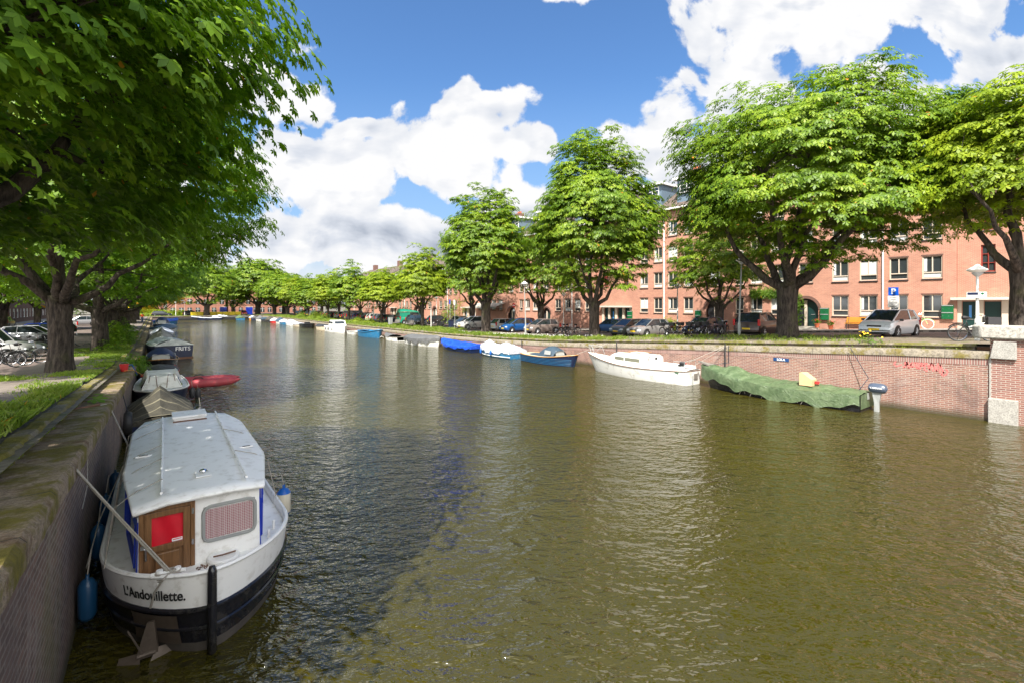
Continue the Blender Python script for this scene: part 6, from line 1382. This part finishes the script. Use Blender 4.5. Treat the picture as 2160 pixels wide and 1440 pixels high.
H_ = Hull(5.2, 2.0, .58, .78, tr=.8, bl=.5, q=.65); t = boat('canopied_sloop', 'black clinker sloop with varnished rail and navy canopy under the creeper', .25, 40.7, TW, H_, 'hull_black', gbl); H_.deck(-.04, .03).build('deck', M['varnish'], t); canopy(H_, t, -2.2, 1.3, .75, .9, 'tnavy')
H_ = Hull(7.2, 2.7, 1.1, 1.25, tr=.92, bl=.4, k=.85, q=.7); t = boat('barge', 'dark blue steel boat lettered FRITS under cloudy plastic sheeting', .75, 49.0, R(96), H_, 'navy', gbl, rail='navy'); H_.cover([(0, .45), (.3, .5), (.7, .35), (1, .1)], .02, wav=.06, seed=5).build('plastic_sheet', M['tplastic'], t, smooth=True, sharp=50)
o = text('FRITS', .42, M['foamw'], 'boat_name', t, .004, 0, .006); o.rotation_euler = (R(90), 0, R(-90)); o.location = (-3.62, -.55, .82)
MB().box((-3.55, 0, .1), (.14, 2.5, .16)).build('rust_line', M['rust'], t)
H_ = Hull(6.5, 2.2, .75, .9, tr=.85, bl=.45); t = boat('tented_boat', 'boat under a tall beige canvas tent behind the FRITS boat', .4, 58.5, AW, H_, 'oldwhite', gbl, rail=None); H_.cover([(0, .1), (.3, .9), (.45, 1.3), (.7, .8), (1, .1)], .25, flat=.05, wav=.06, seed=6).build('canvas_tent', M['tbeige'], t, smooth=True, sharp=50)
def covered(label, n, s, rz, L, B, F0, F1, hm, cm, ridge, drop=.15, grp=gb, seed=1, rail=None, flat=.5, wav=.03, name='covered_boat', **k):
    H_ = Hull(L, B, F0, F1, **k); t = boat(name, label, n, s, rz, H_, hm, grp, rail=rail); H_.cover(ridge, drop, seed=seed, flat=flat, wav=wav).build('cover', M[cm], t, smooth=True, sharp=50); return t, H_
covered('boat under a mid grey cover on the shaded quay past the beige tent', .5, 68, AW, 6, 2.2, .7, .85, 'dark', 'tgrey', [(0, .2), (.4, .7), (1, .2)], grp=gbl, seed=7)
covered('boat under a pale grey rounded cover beyond the mid grey one', .6, 77, AW, 6.5, 2.4, .7, .9, 'oldwhite', 'twhite', [(0, .2), (.5, .7), (1, .2)], grp=gbl, seed=9)
covered('white hull with a blue and white cover jutting towards mid canal', 1.0, 88, R(70), 7, 2.4, .8, 1.0, 'oldwhite', 'tsteel', [(0, .2), (.5, .6), (1, .2)], grp=gbl, seed=10)
H_ = Hull(7, 2.6, .8, 1.0, bl=.45); t = boat('canopied_sloop', 'white and navy cabin boat with dark canopy far along the shaded quay', .8, 104, TW, H_, 'navy', gbl, rail='oldwhite'); H_.deck().build('deck', M['oldwhite'], t); canopy(H_, t, -2.6, 2, 1.3, 1.1, 'tnavy')
covered('bright blue boat farthest along the shaded quay', 2.0, 127, R(60), 7, 2.4, .8, 1.1, 'bluepaint', 'tblue', [(0, .2), (.5, .4), (1, .2)], grp=gbl, seed=12)
covered('dark boat between the navy cabin boat and the bright blue one', .9, 117, AW, 5, 2.0, .6, .8, 'dark', 'tolive', [(0, .2), (.5, .5), (1, .2)], grp=gbl, seed=13)

# --- sunny side boats
H_ = Hull(7.1, 2.05, .66, 1.12, tr=.72, bl=.55, q=.8, rake=.5); t = boat('covered_boat', 'long boat under a creased green tarpaulin with a grey outboard motor', 23.15, 10.35, AW, H_, 'hull_black', gb, rail=None)
H_.cover([(0, .06), (.12, .18), (.3, .2), (.55, .2), (.68, .30), (.76, .42), (.84, .28), (1, .03)], .55, seed=14, wav=.03, flat=.3, nt=70, sca=.28).build('tarpaulin', M['tgreen'], t, smooth=True, sharp=60)
MB().prism([(3.2, -.28, 1.12), (3.95, 0, 1.26), (3.2, .28, 1.12)], (0, 0, .07)).build('bow_deck', M['greywood'], t)
MB().prism([(-1.75, .05, .78), (-1.25, .05, .78), (-1.25, .05, 1.32), (-1.38, .05, 1.32), (-1.75, .05, 1.05)], (0, .5, 0)).build('plywood_box', M['ply'], t); MB().lathe([(0, 0), (.09, 0), (.09, .1), (0, .1)], (-1.85, .25, .88), 10).build('red_can', M['redp'], t)
ob = outboard(t, -3.5, -.1, .56, 'galv', 1.35); ob.children[0].data.materials[0] = M['polegrey']; ob.data.materials[0] = mat('motor_blue_grey', (.07, .09, .13), .3)
o = text('YAMAHA', .10, M['foamw'], 'lettering', ob, .002, 0, .002); o.rotation_euler = (R(90), 0, R(180)); o.location = (-3.9, .10, .96); o2 = o.copy(); COL.objects.link(o2); o2.parent = ob; o2.rotation_euler = (R(90), 0, R(0)); o2.location = (-3.9, -.30, .96)
mb = MB()
for k in range(7): x = -2.2+k*.55; y = H_.y((x+3.55)/7.1, .2)+.05; mb.tube([(x, y, .32), (x+.12, y+.01, .12), (x+.18, y-.02, .02)], .010, 5).tube([(x, y, .32), (x-.12, y+.01, .12)], .010, 5)
mb.build('tie_cords', M['rope'], t)
H_ = Hull(7.5, 2.35, .78, 1.15, tr=.6, bl=.6, q=.75, k=.7, rake=.7, mid=.72); t = boat('sailing_yacht', 'weathered white sailing yacht without mast, low cabin with long dark side window', 23.1, 18.3, AW, H_, 'oldwhite', gb, cat='yacht', rail=None)
H_.rail(.022, -.03, .012).build('rub_rail', M['rust'], t, smooth=True); H_.deck(0, .01, crown=.06).build('deck', M['oldwhite'], t, smooth=True)
def cab(a, b):
    x = 2.0-3.35*a; w_ = .72*(math.sin(math.pi*min(.5, .17+a*.6))**.7); h = (.50*min(1, (a*5.5)**.6) if a < .2 else .50+.06*(a > .55)); q = 2*b-1; aq = abs(q)
    y = w_*(1 if aq > .62 else aq/.62*.86)*(1 if q > 0 else -1) if aq > .02 else 0; z = .78+(h*(1-(aq-.62)/.38) if aq > .62 else h+.07*(1-(aq/.62)**2)); return (x, y, z)
cb = MB().grid(cab, 20, 20).build('cabin', M['oldwhite'], t, smooth=True, sharp=70)
MB().poly([(-1.36, -.72, .76), (-1.36, .72, .76), (-1.36, .66, 1.25), (-1.36, .35, 1.41), (-1.36, -.35, 1.41), (-1.36, -.66, 1.25)]).build('cabin_bulkhead', M['oldwhite'], t)
MB().box((-1.38, 0, 1.08), (.03, .5, .56)).build('washboard', M['white'], t, bevel=.01); MB().box((-1.40, .02, 1.2), (.02, .2, .14)).build('hatch_window', M['dark'], t)
for sg in (1, -1):
    o = MB().grid(lambda a, b: (1.15-1.9*a, sg*(.72*(math.sin(math.pi*min(.5, .17+(2.0-(1.15-1.9*a))/3.35*.6))**.7)+.012), .97+.20*b-.02*a), 12, 1).build('cabin_window', mat('aged_perspex', (.16, .16, .12), .2), t); MB().box((.35, sg*.725, 1.06), (.05, .02, .22)).build('window_bar', M['oldwhite'], o)
MB().box((-.2, 0, 1.43), (.9, .6, .05)).build('sliding_hatch', M['oldwhite'], t, bevel=.02); MB().tube([(1.0, .42, 1.42), (-.7, .48, 1.47)], .016, 6).build('grab_rail', M['varnish'], t); MB().tube([(1.0, -.42, 1.42), (-.7, -.48, 1.47)], .016, 6).build('grab_rail', M['varnish'], t)
MB().box((-2.55, 0, .82), (1.9, .8, .02)).build('cockpit_floor', M['galv'], t); MB().box((-2.5, .55, .88), (2.1, .12, .16)).box((-2.5, -.55, .88), (2.1, .12, .16)).build('coaming', M['oldwhite'], t, bevel=.02)
MB().tube([(3.0, .5, 1.05), (3.2, .45, 1.55), (4.0, 0, 1.62), (3.2, -.45, 1.55), (3.0, -.5, 1.05)], .016, 6).tube([(3.2, .45, 1.55), (3.55, .2, 1.12), (3.8, .1, 1.6)], .014, 6).tube([(3.2, -.45, 1.55), (3.55, -.2, 1.12), (3.8, -.1, 1.6)], .014, 6).build('pulpit', M['galv'], t, smooth=True)
MB().tube([(-3.5, .6, .8), (-3.6, .5, 1.25), (-3.65, 0, 1.3), (-3.6, -.5, 1.25), (-3.5, -.6, .8)], .015, 6).tube([(-2.9, .7, .8), (-2.95, .6, 1.22), (-3.6, .5, 1.25)], .014, 6).build('pushpit', M['galv'], t, smooth=True); outboard(t, -3.05, .25, .9, 'black', .7); MB().box((-3.1, -.15, 1.06), (.2, .14, .1)).build('orange_float', M['redp'], t, bevel=.02)
MB().box((-3.79, -.18, .45), (.03, .34, .28)).build('rudder_bracket', M['greywood'], t); MB().prism([(-3.80, .16, .5), (-3.85, .16, .5), (-3.85, .16, -.1), (-3.80, .16, -.1)], (0, .03, 0)).build('rudder_fitting', M['galv'], t)
o = text('JAGUAR 22' if False else 'yacht', .01, M['green'], 'tmp_mark', t); bpy.data.objects.remove(o)
MB().box((-3.2, H_.y(.07, .7)+.006, .66), (.4, .006, .05)).build('green_script', M['green'], t)
H_ = Hull(5.3, 2.1, .58, .85, tr=.72, bl=.48, q=.62, k=.78, mid=.56); t = boat('canopied_sloop', 'navy clinker sloop with cream deck and slate blue spray hood, moored ahead of the yacht', 23.1, 26.1, TW, H_, 'navy', gb, rail='varnish'); H_.deck(-.01, .0).build('deck', M['deckcream'], t, smooth=True); H_.cover([(0, .0), (.1, .03), (.3, .12), (.55, .25), (.62, .1), (1, .0)], .0, t0=.14, t1=.62, off=-.32, seed=16, wav=.01).build('cockpit_cover', M['tsteel'], t, smooth=True, sharp=60); canopy(H_, t, -.5, 1.05, .72, .78, 'tsteel')
mb = MB()
for k in range(5):
    zz = .08+.1*k; pts = [H_.P(i/26, zz, 1, .006) for i in range(27)]; mb.tube(pts, .010, 4); mb.tube([(p[0], -p[1], p[2]) for p in pts], .010, 4)
mb.build('planking', M['bluepaint'], t)
t, H_ = covered('blue hulled boat under a double-humped white cover', 23.1, 32.6, AW, 5.2, 2.1, .6, .72, 'bluepaint', 'twhite', [(0, .3), (.3, .62), (.55, .34), (.78, .62), (1, .1)], .22, seed=17, flat=.25, wav=.03)
fender(t, -.4, 1.15, .35, 'fenderblue2'); fender(t, 1.2, 1.08, .35, 'fenderblue2'); MB().tube([H_.P(i/10, .12, 1, .03) for i in range(10)], .035, 5).build('white_strake', M['oldwhite'], t)
covered('navy boat under a bright blue tarpaulin', 23.0, 39.0, AW, 6.6, 2.2, .55, .85, 'navy', 'tblue', [(0, .12), (.3, .3), (.7, .25), (1, .1)], .22, seed=18, wav=.04)
t, H_ = covered('broad boat under a smooth charcoal grey cover', 22.9, 46.0, TW, 6.4, 2.4, .75, .95, 'oldwhite', 'tgrey', [(0, .25), (.5, .35), (.85, .3), (1, .1)], .42, seed=19, wav=.01)
H_ = Hull(4.6, 1.7, .5, .75, tr=.8, bl=.5); t = boat('rowing_boat', 'small pale rowing boat with a half folded grey cover left of the charcoal one', 22.9, 54.2, AW, H_, 'oldwhite', gb, rail='greywood', inner='greywood', thwarts=2); H_.cover([(0, .1), (.4, .22), (1, .05)], .05, t0=.45, seed=20).build('cover', M['tgrey'], t, smooth=True)
H_ = Hull(6.0, 2.2, .75, 1.05, tr=.75, bl=.5, q=.62); t = boat('open_sloop', 'open bright blue wooden sloop with thick blue gunwale', 22.8, 61.5, TW, H_, 'bluepaint', gb, rail=None, inner='bluepaint', thwarts=2); H_.rail(.06, 0, .02).build('rub_rail', M['bluepaint'], t, smooth=True); MB().box((-.6, 0, .5), (.9, .7, .5)).build('engine_box', M['navy'], t, bevel=.03); MB().tube([(3.0, .0, .05), (2.9, .25, .25), (3.0, .5, .05)], .03, 5).build('bow_marks', M['oldwhite'], t)
H_ = Hull(3.2, 1.4, .38, .45, tr=.9, bl=.35, q=.6); boat('dinghy', 'small flat white dinghy between the blue sloop and the cabin cruiser', 22.9, 68.4, TW, H_, 'oldwhite', gb, rail='oldwhite', inner='oldwhite', thwarts=1)
H_ = Hull(7.2, 2.5, .85, 1.1, tr=.85, bl=.5); t = boat('cabin_cruiser', 'white cabin cruiser with raked windscreen on the sunny side', 22.7, 75.8, TW, H_, 'white', gb, rail='white'); H_.deck().build('deck', M['white'], t)
MB().prism([(2.2, -.95, .85), (1.2, -.9, 1.25), (.7, -.85, 1.75), (-1.2, -.85, 1.8), (-1.5, -.95, .85)], (0, 1.8, 0)).build('cabin', M['white'], t, bevel=.06)
for sg in (1, -1): MB().quad((.75, sg*.905-.02*0, 1.3), (-.1, sg*.97, 1.3), (-.1, sg*.97, 1.62), (.55, sg*.97, 1.62)).build('cabin_window', M['glass'], t); MB().quad((-.25, sg*.97, 1.3), (-1.1, sg*.97, 1.3), (-1.1, sg*.97, 1.65), (-.25, sg*.97, 1.65)).build('cabin_window', M['glass'], t)
MB().quad((1.22, -.75, 1.28), (1.22, .75, 1.28), (.80, .7, 1.68), (.80, -.7, 1.68)).build('windscreen', M['glass'], t); MB().box((-1.75, 0, 1.2), (.04, 1.6, .8)).build('canvas_door', M['tnavy'], t)
for x in (1.5, -.5, -2): fender(t, x, -1.3, .45, 'dark', .07, .35)
H_ = Hull(5.2, 2.1, .65, .85, bl=.5); t = boat('open_sloop', 'cream open boat with black cover left of the cabin cruiser', 22.7, 84.0, AW, H_, 'deckcream', gb, rail='dark'); H_.cover([(0, .3), (.4, .35), (1, .08)], .02, seed=21).build('cover', M['tblack'], t, smooth=True)
H_ = Hull(6.4, 2.2, .6, .85, bl=.5, q=.65); t = boat('open_sloop', 'low black sloop left of the cream open boat', 22.6, 93.6, TW, H_, 'hull_black', gb, rail='dark', inner='dark', thwarts=2); MB().box((-.4, 0, .75), (1.0, .8, .5)).build('console', M['black'], t, bevel=.08)
covered('orange striped low boat beyond the black sloop', 22.7, 101.3, AW, 5, 2, .5, .7, 'deckcream', 'twhite', [(0, .1), (.5, .2), (1, .1)], seed=22, rail='redp')
t, H_ = covered('white speedboat beyond the orange striped boat', 22.6, 107.2, AW, 5.2, 2, .6, .8, 'white', 'twhite', [(0, .2), (.5, .6), (1, .1)], seed=23)
for i, (s, n, hm, cm, l) in enumerate(((112.5, 22.3, 'bluepaint', 'twhite', 'blue and white small boat beyond the white speedboat'), (117.5, 22.5, 'oldwhite', 'tsteel', 'boat with a slate blue hood among the far small boats'), (122.5, 22.2, 'redp', 'twhite', 'red hulled small boat among the far boats'), (128, 22.2, 'dark', 'tolive', 'olive covered boat among the far boats'), (133.5, 22, 'dark', 'tsteel', 'dark boat with blue-grey cover near the far right corner'), (139.5, 21.8, 'oldwhite', 'tgrey', 'boat under a tall grey cover near the far right corner'), (146, 21.5, 'navy', 'tgrey', 'black and grey boat in the far right corner'), (150.5, 18.5, 'bluepaint', 'tgreen', 'green and teal dinghy in the far right corner'), (153, 22.0, 'orangew', 'twhite', 'yellow and white dinghy at the far right corner'))):
    covered(l, n, s, AW+R(8*math.sin(i*3)), 4.6, 1.9, .6, .8, hm, cm, [(0, .2), (.5, .5+.3*(i % 2)), (1, .1)], seed=30+i)
covered('long dark grey steel barge at the far wall', 17.6, 155.5, R(180), 7.5, 2.2, .7, .9, 'dark', 'tgrey', [(0, .1), (1, .1)], .05, 'boats at the far wall', 40)
covered('long white-striped dark boat with a blue bow at the far wall', 11.2, 155.3, R(175), 7, 2, .6, 1.0, 'navy', 'twhite', [(0, .05), (1, .1)], .1, 'boats at the far wall', 41, rail='oldwhite')
covered('long low black barge at the left of the far wall', 5.2, 155.6, R(180), 7.5, 2, .5, .7, 'dark', 'tblack', [(0, .05), (1, .1)], .03, 'boats at the far wall', 42)
covered('small white cabin boat between the barges at the far wall', 14.3, 156.2, R(180), 3.5, 1.6, .7, .9, 'white', 'twhite', [(0, .4), (.5, .7), (1, .1)], .1, 'boats at the far wall', 43)

# ropes and wall furniture on the sunny side
rope("dark line from the coping down to the green boat's stern", [(24.4, 7.75, 2.4), (24.2, 7.2, 1.5), (24.1, 7.0, 1.2), (23.3, 7.1, .75)], .014, 'ropeb')
rope("dark line from the coping to the green boat's bow", [(24.5, 13.35, 2.12), (24.45, 13.3, 1.2), (23.5, 13.6, 1.15)], .013, 'ropeb')
rope("pale line from the yacht's stern up to the wall", [(23.1, 14.8, 1.2), (24.5, 13.5, 2.1)], .012); rope("second pale line from the yacht's stern to the wall", [(23.5, 14.7, 1.0), (24.5, 13.45, 2.08)], .010)
rope("line from the yacht's bow pulpit to the wall", [(23.2, 22.0, 1.3), (24.5, 24.5, 1.55)], .012); rope("line from the sloop's bow to the coping", [(23.1, 23.4, .9), (24.5, 21.8, 1.68)], .012)
for s, l, h in ((21.0, 'black iron pole against the wall by the yacht bow', 1.2), (31.2, 'rusty iron pole by the double-humped white cover', 1.3), (13.5, 'blue-grey pole at the bow of the green boat', 1.5)):
    tag(MB().tube([(24.42, s, gz(s)-h), (24.42, s, gz(s)+.12)], .035, 7).build('mooring_pole', M['dark']), l, 'pole')
t = thing('name_plate', 'small blue plate lettered LOLA fixed to the brick wall', 'name plate', (24.585, 10.72, 1.60)); MB().box((0, 0, 0), (.02, .72, .155)).build('plate', mat('plate_blue', (.01, .05, .16), .4), t); o = text('LOLA', .155, M['foamw'], 'lettering', t, .002, 0, .004); o.rotation_euler = (R(90), 0, R(-90)); o.location = (-.014, 0, 0)
for s, z, l in ((21.0, 1.0, 'pale repair patch on the wall above the yacht'),): pass
# graffiti tag in red spray lines on the brick
t = thing('graffiti', 'faint red sprayed graffiti scrawl on the brick canal wall', 'graffiti')
mb = MB(); rr = random.Random(4)
def stroke(pts, w_=.022):
    for a, b in zip(pts, pts[1:]):
        dy, dz_ = b[0]-a[0], b[1]-a[1]; L = math.hypot(dy, dz_)+1e-6; ny, nz_ = -dz_/L*w_, dy/L*w_; X = 24.594
        mb.quad((X, a[0]-ny, a[1]-nz_), (X, b[0]-ny, b[1]-nz_), (X, b[0]+ny, b[1]+nz_), (X, a[0]+ny, a[1]+nz_))
gx = lambda px: 24.6/(.8*(px-1080)/1000+.6)*(.8-.6*(px-1080)/1000)
def gp(px, py): D = 24.6/(.8*(px-1080)/1000+.6); return (gx(px), 4.3-(py-642)*D/1000)
glyph = [[(1906, 760), (1897, 757), (1888, 762), (1886, 768), (1891, 772), (1902, 768)], [(1913, 759), (1909, 764), (1910, 770), (1915, 767), (1916, 758), (1913, 759)], [(1904, 771), (1908, 774), (1913, 765), (1911, 758), (1917, 776), (1922, 765)], [(1926, 761), (1921, 770), (1925, 774), (1930, 766), (1931, 748)], [(1931, 766), (1937, 762), (1938, 776), (1933, 775), (1932, 768)], [(1941, 778), (1942, 762), (1949, 770), (1941, 771)], [(1951, 762), (1950, 780), (1957, 781)], [(1955, 765), (1961, 779), (1965, 764), (1960, 772)], [(1968, 782), (1968, 767), (1976, 783), (1978, 765)], [(1982, 786), (1983, 768), (1991, 786)], [(1993, 778), (1999, 780), (1997, 788), (1990, 792), (1985, 788), (1992, 783)]]
for g_ in glyph: stroke([gp(*q) for q in g_], .026)
mb.build('spray_lines', M['graf'], t, recalc=False)
t = thing('tyre_fender', 'black tyre hung on the shaded wall beside the tented boat', 'tyre', (-.68, 18.3, .75)); MB().lathe([(.16, -.09), (.30, -.10), (.34, -.04), (.34, .04), (.30, .10), (.16, .09), (.15, 0), (.16, -.09)], (0, 0, 0), 18, 'X').build('tyre', M['black'], t, smooth=True); MB().tube([(0, 0, .3), (-.15, 0, 1.0)], .012, 5).build('hanging_rope', M['ropeb'], t)
rope('blue hose looping over the coping behind the red bucket', [(-1.2, 27.6, gz(27)+.15), (-.9, 28.2, gz(28)+.2), (-.72, 28.4, gz(28)-.3)], .02, 'fenderblue2'); rope('orange rope bundle running from the coping down to the red boat', [(-1.1, 26.2, gz(26)+.05), (-.8, 27.2, gz(27)), (-.5, 29.5, .8)], .015, 'orangew')
